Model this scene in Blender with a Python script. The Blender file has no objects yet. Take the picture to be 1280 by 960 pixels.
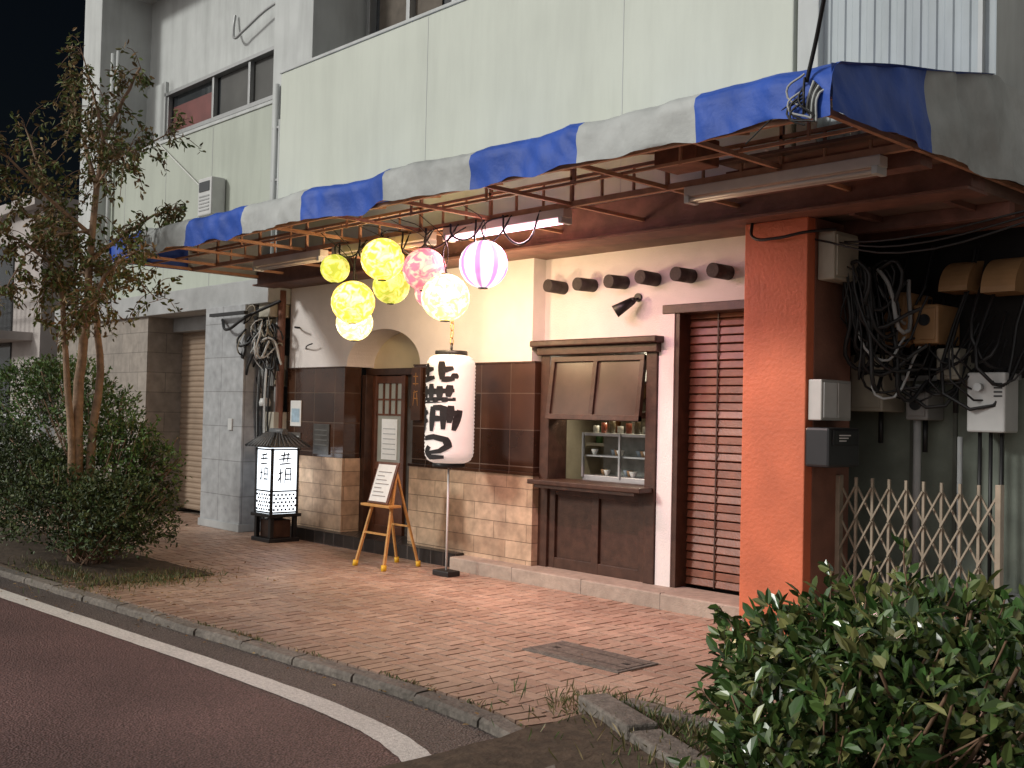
import bpy, math, random, bisect
from mathutils import Matrix, Vector, noise
random.seed(7)
D=bpy.data; SC=bpy.context.scene
COL=SC.collection
# ------------------------------------------------------------------ materials
def nd(nt,t,**k):
    n=nt.nodes.new(t)
    for a,b in k.items(): setattr(n,a,b)
    return n
def rgb(c): return (c[0],c[1],c[2],1.0)
MC={}
def mat(name,col,rough=.7,amt=.15,sc=6.0,bump=.0,bsc=60.,metal=0.,spec=.5,stain=.0,emit=None,es=0.,attr=False,streak=0.):
    if name in MC: return MC[name]
    m=D.materials.new(name); m.use_nodes=True; nt=m.node_tree; L=nt.links
    b=nt.nodes['Principled BSDF']
    tc=nd(nt,'ShaderNodeTexCoord')
    n1=nd(nt,'ShaderNodeTexNoise'); n1.inputs['Scale'].default_value=sc; n1.inputs['Detail'].default_value=5
    L.new(tc.outputs['Object'],n1.inputs['Vector'])
    mr=nd(nt,'ShaderNodeMapRange'); mr.inputs[1].default_value=.25; mr.inputs[2].default_value=.75
    mr.inputs[3].default_value=1-amt; mr.inputs[4].default_value=1+amt
    L.new(n1.outputs[0],mr.inputs[0])
    src=mr.outputs[0]
    if stain>0 or streak>0:
        n2=nd(nt,'ShaderNodeTexNoise'); n2.inputs['Detail'].default_value=7; n2.inputs['Roughness'].default_value=.65
        mp=nd(nt,'ShaderNodeMapping'); L.new(tc.outputs['Object'],mp.inputs[0]); L.new(mp.outputs[0],n2.inputs['Vector'])
        if streak>0: mp.inputs['Scale'].default_value=(4,4,.5); n2.inputs['Scale'].default_value=1.0
        else: n2.inputs['Scale'].default_value=.9
        m2=nd(nt,'ShaderNodeMapRange'); m2.inputs[1].default_value=.42; m2.inputs[2].default_value=.68; m2.inputs[3].default_value=1; m2.inputs[4].default_value=1-max(stain,streak)
        L.new(n2.outputs[0],m2.inputs[0])
        mm=nd(nt,'ShaderNodeMath',operation='MULTIPLY'); L.new(src,mm.inputs[0]); L.new(m2.outputs[0],mm.inputs[1]); src=mm.outputs[0]
    vm=nd(nt,'ShaderNodeVectorMath',operation='SCALE')
    if attr:
        at=nd(nt,'ShaderNodeAttribute'); at.attribute_name='Col'; L.new(at.outputs['Color'],vm.inputs[0])
    else: vm.inputs[0].default_value=col[:3]
    L.new(src,vm.inputs['Scale']); L.new(vm.outputs[0],b.inputs['Base Color'])
    b.inputs['Roughness'].default_value=rough; b.inputs['Metallic'].default_value=metal
    b.inputs['Specular IOR Level'].default_value=spec
    if bump>0:
        n3=nd(nt,'ShaderNodeTexNoise'); n3.inputs['Scale'].default_value=bsc; n3.inputs['Detail'].default_value=3
        L.new(tc.outputs['Object'],n3.inputs['Vector'])
        bp=nd(nt,'ShaderNodeBump'); bp.inputs['Strength'].default_value=bump; bp.inputs['Distance'].default_value=.01
        L.new(n3.outputs[0],bp.inputs['Height']); L.new(bp.outputs[0],b.inputs['Normal'])
    if emit is not None:
        b.inputs['Emission Color'].default_value=rgb(emit); b.inputs['Emission Strength'].default_value=es
    MC[name]=m; return m
def brickmat(name,c1,c2,mortar,bw,rh,ms,rough,off=.5,amt=.2,bump=.4,spec=.5,sc=8,freq=2):
    m=D.materials.new(name); m.use_nodes=True; nt=m.node_tree; L=nt.links; b=nt.nodes['Principled BSDF']
    tc=nd(nt,'ShaderNodeTexCoord'); sp=nd(nt,'ShaderNodeSeparateXYZ'); L.new(tc.outputs['Object'],sp.inputs[0])
    ad=nd(nt,'ShaderNodeMath',operation='ADD'); L.new(sp.outputs[0],ad.inputs[0]); L.new(sp.outputs[1],ad.inputs[1])
    cb=nd(nt,'ShaderNodeCombineXYZ'); L.new(ad.outputs[0],cb.inputs[0]); L.new(sp.outputs[2],cb.inputs[1])
    br=nd(nt,'ShaderNodeTexBrick'); br.offset=off; br.offset_frequency=freq
    br.inputs['Scale'].default_value=1; br.inputs['Brick Width'].default_value=bw; br.inputs['Row Height'].default_value=rh
    br.inputs['Mortar Size'].default_value=ms; br.inputs['Mortar Smooth'].default_value=.1; br.inputs['Bias'].default_value=0
    br.inputs['Color1'].default_value=rgb(c1); br.inputs['Color2'].default_value=rgb(c2); br.inputs['Mortar'].default_value=rgb(mortar)
    L.new(cb.outputs[0],br.inputs['Vector'])
    n1=nd(nt,'ShaderNodeTexNoise'); n1.inputs['Scale'].default_value=sc; n1.inputs['Detail'].default_value=6; L.new(tc.outputs['Object'],n1.inputs['Vector'])
    mr=nd(nt,'ShaderNodeMapRange'); mr.inputs[1].default_value=.3; mr.inputs[2].default_value=.7; mr.inputs[3].default_value=1-amt; mr.inputs[4].default_value=1+amt
    L.new(n1.outputs[0],mr.inputs[0])
    vm=nd(nt,'ShaderNodeVectorMath',operation='SCALE'); L.new(br.outputs['Color'],vm.inputs[0]); L.new(mr.outputs[0],vm.inputs['Scale'])
    L.new(vm.outputs[0],b.inputs['Base Color']); b.inputs['Specular IOR Level'].default_value=spec
    rr=nd(nt,'ShaderNodeMapRange'); rr.inputs[3].default_value=rough; rr.inputs[4].default_value=.8; L.new(br.outputs['Fac'],rr.inputs[0]); L.new(rr.outputs[0],b.inputs['Roughness'])
    hm=nd(nt,'ShaderNodeMath',operation='MULTIPLY_ADD'); L.new(br.outputs['Fac'],hm.inputs[0]); hm.inputs[1].default_value=-1; L.new(n1.outputs[0],hm.inputs[2])
    bp=nd(nt,'ShaderNodeBump'); bp.inputs['Strength'].default_value=bump; bp.inputs['Distance'].default_value=.006; L.new(hm.outputs[0],bp.inputs['Height']); L.new(bp.outputs[0],b.inputs['Normal'])
    MC[name]=m; return m
# ------------------------------------------------------------------ geometry helpers
def grp(name,loc=(0,0,0)):
    e=D.objects.new(name,None); e.location=loc; e.empty_display_size=.1; COL.objects.link(e); return e
def link(name,me,m,par=None,smooth=False):
    o=D.objects.new(name,me); COL.objects.link(o)
    if m is not None:
        for q in (m if isinstance(m,(list,tuple)) else [m]): me.materials.append(q)
    if smooth:
        for p in me.polygons: p.use_smooth=True
    if par is not None:
        o.parent=par; o.matrix_parent_inverse=Matrix.Translation(par.location).inverted()
    return o
def mesh(name,v,f,m,par=None,smooth=False):
    me=D.meshes.new(name); me.from_pydata(v,[],f); me.update(); return link(name,me,m,par,smooth)
def box(name,x0,x1,y0,y1,z0,z1,m,par=None,bev=0.,rot=None,piv=None):
    v=[(x,y,z) for z in (z0,z1) for y in (y0,y1) for x in (x0,x1)]
    f=[(0,2,3,1),(4,5,7,6),(0,1,5,4),(1,3,7,5),(3,2,6,7),(2,0,4,6)]
    if rot is not None:
        c=Vector(piv) if piv else Vector(((x0+x1)/2,(y0+y1)/2,(z0+z1)/2))
        v=[tuple(rot@(Vector(p)-c)+c) for p in v]
    o=mesh(name,v,f,m,par)
    if bev>0:
        b=o.modifiers.new('b','BEVEL'); b.width=bev; b.segments=2; b.limit_method='ANGLE'
    return o
def cyl(name,p0,p1,r,m,par=None,r1=None,n=16,smooth=True,caps=True):
    p0=Vector(p0);p1=Vector(p1); r1=r if r1 is None else r1
    d=(p1-p0).normalized(); a=d.orthogonal().normalized(); b=d.cross(a)
    v=[];f=[]
    for p,rr in ((p0,r),(p1,r1)):
        for i in range(n):
            t=2*math.pi*i/n; v.append(tuple(p+a*math.cos(t)*rr+b*math.sin(t)*rr))
    for i in range(n): f.append((i,(i+1)%n,n+(i+1)%n,n+i))
    if caps: f.append(tuple(range(n-1,-1,-1))); f.append(tuple(range(n,2*n)))
    o=mesh(name,v,f,m,par)
    if smooth:
        for p in o.data.polygons:
            if len(p.vertices)==4: p.use_smooth=True
    return o
def lathe(name,c,prof,m,par=None,n=40):
    v=[];f=[]
    for r,z in prof:
        for i in range(n):
            t=2*math.pi*i/n; v.append((c[0]+r*math.cos(t),c[1]+r*math.sin(t),c[2]+z))
    for j in range(len(prof)-1):
        for i in range(n): f.append((j*n+i,j*n+(i+1)%n,(j+1)*n+(i+1)%n,(j+1)*n+i))
    return mesh(name,v,f,m,par,True)
def wire(name,pts,r,m,par=None):
    cu=D.curves.new(name,'CURVE'); cu.dimensions='3D'; cu.bevel_depth=r; cu.bevel_resolution=1; cu.resolution_u=5
    s=cu.splines.new('BEZIER'); s.bezier_points.add(len(pts)-1)
    for b,p in zip(s.bezier_points,pts): b.co=p; b.handle_left_type=b.handle_right_type='AUTO'
    o=D.objects.new(name,cu); COL.objects.link(o); cu.materials.append(m)
    if par is not None: o.parent=par; o.matrix_parent_inverse=Matrix.Translation(par.location).inverted()
    return o
def grid(name,fn,nu,nv,m,par=None,smooth=True):
    v=[fn(i/nu,j/nv) for j in range(nv+1) for i in range(nu+1)]
    f=[(j*(nu+1)+i,j*(nu+1)+i+1,(j+1)*(nu+1)+i+1,(j+1)*(nu+1)+i) for j in range(nv) for i in range(nu)]
    return mesh(name,v,f,m,par,smooth)
def ribbon(pts,w,fn):
    v=[];f=[];P=[]
    for a,b in zip(pts[:-1],pts[1:]):
        for k in range(4): P.append((a[0]+(b[0]-a[0])*k/4,a[1]+(b[1]-a[1])*k/4))
    P.append(pts[-1]); n=len(P)
    for i,p in enumerate(P):
        a=P[max(0,i-1)];b=P[min(n-1,i+1)];dx,dy=b[0]-a[0],b[1]-a[1];l=math.hypot(dx,dy) or 1
        s=i/(n-1); ww=w*(.6+.5*math.sin(math.pi*min(1,s*.85+.15)))
        nx,ny=-dy/l*ww/2,dx/l*ww/2
        v+= [fn(p[0]+nx,p[1]+ny),fn(p[0]-nx,p[1]-ny)]
    for i in range(n-1): f.append((2*i,2*i+1,2*i+3,2*i+2))
    return v,f
def strokes(name,sl,w,fn,m,par):
    V=[];F=[]
    for s in sl:
        v,f=ribbon(s,w,fn); o=len(V); V+=v; F+=[tuple(a+o for a in q) for q in f]
    return mesh(name,V,F,m,par)
def colattr(me,cols_per_face):
    ca=me.color_attributes.new('Col','FLOAT_COLOR','CORNER')
    buf=[]
    for p,c in zip(me.polygons,cols_per_face): buf+= [c[0],c[1],c[2],1.0]*len(p.vertices)
    ca.data.foreach_set('color',buf)
# ------------------------------------------------------------------ palette
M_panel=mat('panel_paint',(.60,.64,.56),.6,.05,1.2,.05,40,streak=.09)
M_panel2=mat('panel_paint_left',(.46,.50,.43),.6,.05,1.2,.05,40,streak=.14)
M_grey=mat('grey_concrete',(.40,.41,.41),.8,.12,5,.3,50,stain=.25)
M_white=mat('white_stucco',(.78,.73,.70),.85,.05,5,.35,70,stain=.06)
M_wht2=mat('white_wall_paint',(.54,.565,.555),.7,.07,3,.1,50,streak=.18)
M_cream=mat('cream_stucco',(.72,.62,.42),.85,.06,5,.3,70)
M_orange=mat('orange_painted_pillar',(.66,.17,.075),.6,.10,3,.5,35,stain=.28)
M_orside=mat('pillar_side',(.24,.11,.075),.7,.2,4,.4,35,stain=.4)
M_dwood=mat('dark_wood',(.058,.029,.019),.42,.35,12,.2,60,spec=.4)
M_door=mat('door_wood',(.11,.04,.02),.4,.3,10,.2,60)
M_slat=mat('slat_wood',(.19,.066,.034),.40,.3,9,.2,60)
M_black=mat('black_paint',(.012,.012,.013),.45,.2,10)
M_ink=mat('brush_ink',(.010,.009,.010),.7,.1,10)
M_rust=mat('rusty_steel',(.22,.085,.045),.7,.35,9,.4,60,stain=.4)
M_rust2=mat('steel_frame_paint',(.52,.27,.16),.6,.25,9,.3,60,stain=.35)
M_beam=mat('brown_beam',(.20,.09,.065),.65,.35,6,.3,40,stain=.5)
M_soff=mat('soffit_board',(.20,.12,.09),.8,.3,4,.3,40,stain=.5)
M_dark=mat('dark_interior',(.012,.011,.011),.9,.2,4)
M_blue=mat('blue_canvas',(.022,.09,.46),.6,.18,4,.35,30,stain=.25)
M_canv=mat('white_canvas',(.46,.48,.47),.65,.14,4,.35,30,stain=.35)
M_alu=mat('aluminium',(.42,.43,.43),.4,.08,10,metal=.6)
M_glassd=mat('dark_window_glass',(.03,.035,.04),.08,.3,2,spec=.8)
M_curt=mat('reddish_curtain',(.16,.05,.045),.5,.3,3)
M_beige=mat('beige_box',(.45,.42,.34),.5,.1,6,stain=.25)
M_tan=mat('tan_box',(.42,.24,.11),.5,.15,6,stain=.25)
M_wbox=mat('white_box',(.60,.61,.60),.4,.06,8,stain=.1)
M_cable=mat('black_cable',(.012,.012,.013),.5,.2,10)
M_stone_step=mat('step_stone',(.44,.36,.29),.75,.18,14,.5,90,stain=.25)
M_kerb=mat('granite_kerb',(.20,.175,.15),.85,.4,26,.9,60,stain=.5)
M_soil=mat('soil',(.085,.06,.04),.95,.4,12,1.,30)
M_line=mat('road_paint_white',(.68,.66,.62),.7,.25,45,.6,120,stain=.18)
M_paper=mat('paper',(.72,.72,.70),.7,.05,20)
M_poster_b=mat('poster_blue',(.10,.35,.62),.5,.4,14)
M_easel=mat('easel_wood',(.55,.29,.09),.5,.2,14,.2,60)
M_yellow=mat('yellow_foot',(.75,.45,.02),.5,.1,8)
M_silver=mat('silver_post_box',(.55,.53,.50),.35,.1,6,metal=.4)
M_gate=mat('gate_metal',(.34,.28,.21),.5,.2,10,metal=.2,stain=.2)
M_tile=brickmat('brown_glazed_tile',(.030,.014,.009),(.070,.032,.018),(.10,.065,.045),.44,.36,.005,.16,off=0,bump=.2,spec=.55,sc=3,amt=.3)
M_stone=brickmat('beige_stone_tile',(.56,.40,.27),(.40,.27,.175),(.20,.14,.09),.47,.173,.003,.75,off=.37,amt=.25,bump=.9,sc=10)
M_plinth=brickmat('plinth_tile',(.022,.02,.02),(.04,.035,.032),(.12,.10,.09),.2,.3,.006,.3,off=0,bump=.3)
M_greytile=brickmat('grey_wall_tile',(.32,.28,.24),(.26,.23,.20),(.18,.16,.14),.6,.3,.006,.6,off=.5,bump=.3)
M_bldg=brickmat('column_tile',(.38,.39,.40),(.34,.35,.36),(.22,.22,.22),.6,.45,.005,.6,off=0,bump=.3)
# ------------------------------------------------------------------ ground
RZ=-.05
box('ground',-400,400,-400,400,-1.0,-.30,mat('ground_far',(.05,.045,.04),.95,.3,2))
def asphalt(name,c):
    m=D.materials.new(name); m.use_nodes=True; nt=m.node_tree; L=nt.links; b=nt.nodes['Principled BSDF']
    tc=nd(nt,'ShaderNodeTexCoord')
    n=nd(nt,'ShaderNodeTexNoise'); n.inputs['Scale'].default_value=85; n.inputs['Detail'].default_value=3; n.inputs['Roughness'].default_value=.7; L.new(tc.outputs['Object'],n.inputs['Vector'])
    n2=nd(nt,'ShaderNodeTexNoise'); n2.inputs['Scale'].default_value=.8; n2.inputs['Detail'].default_value=6; L.new(tc.outputs['Object'],n2.inputs['Vector'])
    vo=nd(nt,'ShaderNodeTexVoronoi'); vo.inputs['Scale'].default_value=75; L.new(tc.outputs['Object'],vo.inputs['Vector'])
    r=nd(nt,'ShaderNodeMapRange'); r.inputs[1].default_value=.32; r.inputs[2].default_value=.70; r.inputs[3].default_value=.15; r.inputs[4].default_value=2.6; L.new(n.outputs[0],r.inputs[0])
    r2=nd(nt,'ShaderNodeMapRange'); r2.inputs[1].default_value=.3; r2.inputs[2].default_value=.7; r2.inputs[3].default_value=.7; r2.inputs[4].default_value=1.25; L.new(n2.outputs[0],r2.inputs[0])
    mu=nd(nt,'ShaderNodeMath',operation='MULTIPLY'); L.new(r.outputs[0],mu.inputs[0]); L.new(r2.outputs[0],mu.inputs[1])
    sp=nd(nt,'ShaderNodeSeparateXYZ'); L.new(tc.outputs['Object'],sp.inputs[0])
    gr=nd(nt,'ShaderNodeMapRange'); gr.inputs[1].default_value=3.28; gr.inputs[2].default_value=3.40; L.new(sp.outputs[1],gr.inputs[0])
    mx=nd(nt,'ShaderNodeMix',data_type='RGBA'); mx.inputs[6].default_value=rgb((c[0]*1.2,c[1]*.80,c[2]*.78)); mx.inputs[7].default_value=rgb((c[0]*.95,c[1]*.88,c[2]*.84)); L.new(gr.outputs[0],mx.inputs[0])
    vm=nd(nt,'ShaderNodeVectorMath',operation='SCALE'); L.new(mx.outputs[2],vm.inputs[0]); L.new(mu.outputs[0],vm.inputs['Scale']); L.new(vm.outputs[0],b.inputs['Base Color'])
    b.inputs['Roughness'].default_value=.6
    bp=nd(nt,'ShaderNodeBump'); bp.inputs['Strength'].default_value=1.; bp.inputs['Distance'].default_value=.01; L.new(vo.outputs['Distance'],bp.inputs['Height']); L.new(bp.outputs[0],b.inputs['Normal'])
    return m
M_asph=asphalt('asphalt',(.092,.081,.077))
mesh('road',[(-400,-400,RZ),(400,-400,RZ),(400,400,RZ),(-400,400,RZ)],[(0,1,2,3)],M_asph)
def interp(pts,n=12):
    out=[]
    P=[pts[0]]+list(pts)+[pts[-1]]
    for i in range(1,len(P)-2):
        for k in range(n):
            t=k/n; a,b,c,d=P[i-1],P[i],P[i+1],P[i+2]
            out.append(tuple(.5*((2*b[q])+(-a[q]+c[q])*t+(2*a[q]-5*b[q]+4*c[q]-d[q])*t*t+(-a[q]+3*b[q]-3*c[q]+d[q])*t**3) for q in (0,1)))
    out.append(tuple(pts[-1])); return out
LINE=interp([(-60,1.5),(-20,2.8),(-12,3.16),(-9.85,3.25),(-7.5,3.36),(-6,3.42),(-5,3.42),(-4.4,3.36),(-3.9,3.20),(-3.5,2.95),(-3.15,2.5),(-3.0,1.5)],10)
def strip(name,path,w,z,m,par=None):
    v=[];f=[];n=len(path)
    for i,p in enumerate(path):
        a=path[max(0,i-1)];b=path[min(n-1,i+1)];dx,dy=b[0]-a[0],b[1]-a[1];l=math.hypot(dx,dy) or 1
        nx,ny=-dy/l*w/2,dx/l*w/2
        v+=[(p[0]+nx,p[1]+ny+random.uniform(-.004,.004),z),(p[0]-nx,p[1]-ny+random.uniform(-.004,.004),z)]
    for i in range(n-1): f.append((2*i,2*i+1,2*i+3,2*i+2))
    return mesh(name,v,f,m,par)
strip('road_edge_line',LINE,.165,RZ+.004,M_line)
KP=interp([(-60,2.2),(-20,3.28),(-12,3.58),(-9.3,3.70),(-6.7,3.83),(-5.6,3.90),(-4.7,3.92),(-4.1,3.86),(-3.7,3.70),(-3.35,3.42),(-3.1,3.05),(-2.95,2.5),(-2.9,0)],14)
g=grp('kerb')
def resample(path,step):
    out=[path[0]];acc=0
    for a,b in zip(path[:-1],path[1:]):
        l=math.dist(a,b)
        while acc+l>=step:
            t=(step-acc)/l; a=(a[0]+(b[0]-a[0])*t,a[1]+(b[1]-a[1])*t); out.append(a); l=math.dist(a,b); acc=0
        acc+=l
    return out
KS=resample(KP,.1)
V=[];F=[]
for q,(a,b) in enumerate(zip(KS[:-1],KS[1:])):
    if a[0]<-34: continue
    d=Vector((b[0]-a[0],b[1]-a[1],0)); d.normalize(); nrm=Vector((-d.y,d.x,0))
    e0=.007 if q%6==0 else 0; e1=.007 if q%6==5 else 0
    A=Vector((a[0],a[1],0))+d*e0; B_=Vector((b[0],b[1],0))-d*e1
    tl_=.006*math.sin((q//6)*2.3); o=len(V)
    for p in (A,B_):
        w=tl_+.010*noise.noise(p*4)+.006*noise.noise(p*13); hz=.5*tl_+.006*noise.noise(p*3+Vector((0,0,4)))+.004*noise.noise(p*12)
        for off,z in ((-.065+w,-.09),(-.062+w,-.016+hz),(-.045+w,.000+hz),(.05,.004+hz),(.062,-.09)):
            V.append(tuple(p+nrm*off+Vector((0,0,z))))
    for k in range(4): F.append((o+k,o+k+1,o+5+k+1,o+5+k))
    if e0: F.append((o,o+1,o+2,o+3,o+4)[::-1])
    if e1: F.append((o+5,o+6,o+7,o+8,o+9))
mesh('stones',V,F,M_kerb,g)
kin=[p for p in KP if p[0]>-34 and p[0]<-3.0]
V=[(p[0],p[1]+.05,-.012) for p in kin]+[(p[0],12,-.012) for p in kin]; n=len(kin)
M_joint=mat('paver_joint',(.17,.12,.085),.95,.3,20)
mesh('pavement',V,[(i,i+1,n+i+1,n+i) for i in range(n-1)],M_joint)
mesh('pavement_right',[(-2.98,-1,-.0125),(6,-1,-.0125),(6,12,-.0125),(-2.98,12,-.0125)],[(0,1,2,3)],M_joint)
kx=[p[0] for p in KP if p[0]<-3.1]
ky=[p[1] for p in KP if p[0]<-3.1]
def kerby(x):
    i=bisect.bisect(kx,x)
    if i<=0 or i>=len(kx): return ky[min(max(i,0),len(kx)-1)]
    t=(x-kx[i-1])/(kx[i]-kx[i-1]+1e-9); return ky[i-1]+(ky[i]-ky[i-1])*t
V=[];F=[];CF=[]
s=.105; g_=.003
def pbase(cx,cy):
    base=Vector((.56,.385,.285)).lerp(Vector((.46,.285,.205)),random.random())
    dirt=1-.30*max(0,noise.noise((cx*.6,cy*.9,3)))*1.5
    dk=cy-kerby(min(cx,-3.2))
    dirt*=.66+.34*min(1,max(0,dk/1.1)); 
    if cy>6.9: dirt*=.9
    return base*dirt*random.uniform(.86,1.1)
for i in range(-205,20):
    for j in range(28,75):
        c=(i-j)%4
        if c==0: x0,x1,y0,y1=i*s,(i+2)*s,j*s,(j+1)*s
        elif c==3: x0,x1,y0,y1=i*s,(i+1)*s,j*s,(j+2)*s
        else: continue
        cx,cy=(x0+x1)/2,(y0+y1)/2
        if cx<-3.0 and y0<kerby(cx)+.07: continue
        if cx>=-3.9 and y0<4.66: continue
        if cx<-9.55 and cy<4.95: continue
        if y1>7.75: continue
        zt=random.uniform(-.0015,.0015)+.006*noise.noise((cx*.8,cy*.8,0)); o=len(V)
        tx,ty=random.uniform(-.001,.001),random.uniform(-.001,.001)
        b=.0035
        q=[(x0+g_,y0+g_),(x1-g_,y0+g_),(x1-g_,y1-g_),(x0+g_,y1-g_)]
        q2=[(x0+g_+b,y0+g_+b),(x1-g_-b,y0+g_+b),(x1-g_-b,y1-g_-b),(x0+g_+b,y1-g_-b)]
        V+=[(a,bb,-.010) for a,bb in q]+[(a,bb,zt+tx*(1 if a>cx else -1)+ty*(1 if bb>cy else -1)) for a,bb in q2]
        F+=[(o+4,o+5,o+6,o+7)]+[(o+k,o+(k+1)%4,o+4+(k+1)%4,o+4+k) for k in range(4)]
        base=pbase(cx,cy)
        CF+=[base]+[base*.75]*4
# edge course of pavers laid along the kerb (covers the cut ends of the herringbone)
for a,b in zip(resample(KP,.104)[:-1],resample(KP,.104)[1:]):
    if a[0]<-9.7 or a[0]>-3.95: continue
    d=Vector((b[0]-a[0],b[1]-a[1],0)).normalized(); nrm=Vector((-d.y,d.x,0)); A=Vector((a[0],a[1],0)); z=.0075+random.uniform(-.001,.001); o=len(V)
    for e,zz in ((.003,-.011),(.006,z)):
        for p in (A+d*e+nrm*(.066+e),A+d*(.104-e)+nrm*(.066+e),A+d*(.104-e)+nrm*(.272-e),A+d*e+nrm*(.272-e)): V.append((p.x,p.y,zz))
    F+=[(o+4,o+5,o+6,o+7)]+[(o+k,o+(k+1)%4,o+4+(k+1)%4,o+4+k) for k in range(4)]
    base=pbase(a[0],a[1]+.25)*.95; CF+=[base]+[base*.75]*4
me=D.meshes.new('brick_pavers'); me.from_pydata(V,[],F); me.update(); colattr(me,CF)
link('brick_pavers',me,mat('paver',(.3,.2,.1),.46,.18,25,.45,110,attr=True,stain=.16))
g=grp('manhole_cover')
box('frame',-5.28,-4.42,5.14,5.54,-.03,.010,M_kerb,g,.003)
box('lid',-5.25,-4.45,5.17,5.51,-.03,.014,mat('manhole_fill',(.20,.165,.135),.8,.4,20,.9,50,stain=.45),g,.003)
for x in (-5.17,-4.55): box('lift_hole',x,x+.05,5.32,5.36,.0,.0155,M_black,g)
for y in (5.255,5.425): box('lid_groove',-5.25,-4.45,y,y+.006,.0,.0148,M_black,g)
g=grp('planting_bed_right')
grid('soil',lambda u,v:(-3.9+u*6.5,-.8+v*5.36-.0,.015+.03*noise.noise((u*20,v*20,1))) ,40,30,M_soil,g)
for k in range(9):
    x=-3.92+k*.62
    box('edge_stone',x+.004,x+.612,4.58,4.68,-.05,.035,M_kerb,g,.008)
ang=math.atan2(4.0-4.42,-3.0+3.98)
for k in range(3):
    a=Vector((-3.98,4.42,0))+Vector((.62*k*math.cos(ang),.62*k*math.sin(ang),0))
    box('kerb_block',a.x,a.x+.6,a.y-.09,a.y+.09,-.09,.085-.02*k,M_kerb,g,.014,Matrix.Rotation(ang,3,'Z'),(a.x,a.y,0))
# ------------------------------------------------------------------ building
B=grp('restaurant_building')
box('balcony_panel',-11.70,-4.42,7.00,7.14,3.42,5.75,M_panel,B,.01)
for i,x in enumerate([-8.8,-6.1]): box('panel_joint',x-.003,x+.003,6.9975,7.0,3.45,5.73,M_wht2,B)
box('balcony_coping',-11.72,-4.40,6.985,7.16,5.75,5.79,M_wht2,B,.008)
box('panel_end_post',-4.40,-4.22,7.02,7.3,3.42,9.5,M_wht2,B,.01)
V=[];F=[]
x=-4.22
while x<-3.05:
    for dx,dy in ((0,0),(.05,0),(.06,.012),(.10,.012),(.115,0)):
        V+=[(x+dx,7.1+dy,3.42),(x+dx,7.1+dy,9.5)]
    x+=.115
for i in range(len(V)//2-1): F.append((2*i,2*i+2,2*i+3,2*i+1))
mesh('corrugated_siding',V,F,mat('siding_paint',(.42,.47,.49),.6,.06,3,streak=.22),B)
box('siding_flashing',-3.06,-3.03,7.06,7.12,3.42,9.5,M_wht2,B)
box('right_upper_wall',-3.02,3.0,8.0,8.3,3.42,9.5,M_wht2,B)
box('right_upper_return',-3.10,-3.02,7.12,8.3,3.42,9.5,M_wht2,B)
box('floor_slab',-12.0,-3.02,7.06,10.5,3.13,3.42,M_soff,B)
box('floor_slab_right',-3.02,3.0,8.0,10.5,3.131,3.419,M_soff,B)
for y in (7.5,7.9): box('soffit_joist',-4.75,-3.02,y,y+.09,3.03,3.13,M_beam,B,.004)
for x in (-4.0,-3.3): box('soffit_batten',x,x+.05,7.10,8.3,3.09,3.13,M_beam,B)
box('edge_beam',-11.9,-3.0,6.86,7.06,3.12,3.42,M_beam,B,.008)
box('beam_flange',-11.9,-3.0,6.80,7.10,3.10,3.12,M_beam,B)
box('upper_wall_low',-11.8,-4.42,8.3,8.5,3.42,6.35,M_grey,B)
box('upper_wall_high',-11.8,-4.42,8.3,8.5,7.7,10,M_wht2,B)
box('upper_window_glass',-11.75,-4.5,8.42,8.45,6.35,7.7,M_glassd,B)
for x in [-11.76,-10.9,-10.0,-9.1,-8.2,-7.3]: box('window_mullion',x,x+.07,8.3,8.42,6.35,7.7,M_alu,B,.005)
box('window_rail',-11.8,-4.42,8.28,8.44,6.33,6.42,M_alu,B,.005)
box('window_rail',-11.8,-4.42,8.28,8.44,7.62,7.72,M_alu,B,.005)
box('curtain',-11.6,-10.3,8.40,8.41,6.42,7.6,mat('brown_curtain',(.12,.10,.08),.8,.2,8),B)
box('party_column',-12.75,-11.8,7.5,8.4,3.42,10.5,M_wht2,B,.01)
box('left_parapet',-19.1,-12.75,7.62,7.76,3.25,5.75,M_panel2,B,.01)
for x in (-17.6,-16.1,-14.6): box('parapet_joint',x-.005,x+.005,7.6175,7.62,3.3,5.72,M_grey,B)
box('left_parapet_coping',-19.1,-12.75,7.60,7.78,5.75,5.80,M_wht2,B,.008)
box('left_slab',-19.1,-12.0,7.08,11,2.93,3.25,M_grey,B,.01)
box('left_window_wall_low',-19.1,-12.75,8.35,8.5,3.25,6.25,M_wht2,B)
box('left_window_wall_high',-19.1,-12.75,8.35,8.5,6.95,11,M_wht2,B)
box('left_window_glass',-17.6,-12.75,8.42,8.45,6.25,6.95,M_glassd,B)
box('left_window_curtain',-17.55,-16.2,8.41,8.415,6.25,6.75,M_curt,B)
box('left_window_curtain',-15.9,-13.0,8.41,8.415,6.25,6.95,mat('dim_blind',(.07,.07,.065),.5,.3,2),B)
for x in (-17.66,-16.05,-14.9,-13.7): box('left_window_mullion',x,x+.06,8.33,8.405,6.25,6.95,M_alu,B,.004)
box('left_window_sill',-17.7,-12.75,8.30,8.44,6.19,6.26,M_alu,B,.004)
box('left_window_head',-17.7,-12.75,8.30,8.44,6.94,7.0,M_alu,B,.004)
box('left_wall_pier',-19.1,-17.66,8.3,8.5,6.1,7.2,M_wht2,B)
box('left_end_column',-19.15,-18.4,7.45,8.4,2.93,10.8,M_wht2,B,.01)
box('upper_balcony_slab',-19.12,-12.75,7.55,8.4,8.75,8.95,M_wht2,B,.01)
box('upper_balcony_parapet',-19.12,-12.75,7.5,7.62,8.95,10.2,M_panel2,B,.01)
box('left_end_wall',-19.15,-19.0,8.4,14,0,10.8,M_grey,B)
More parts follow.
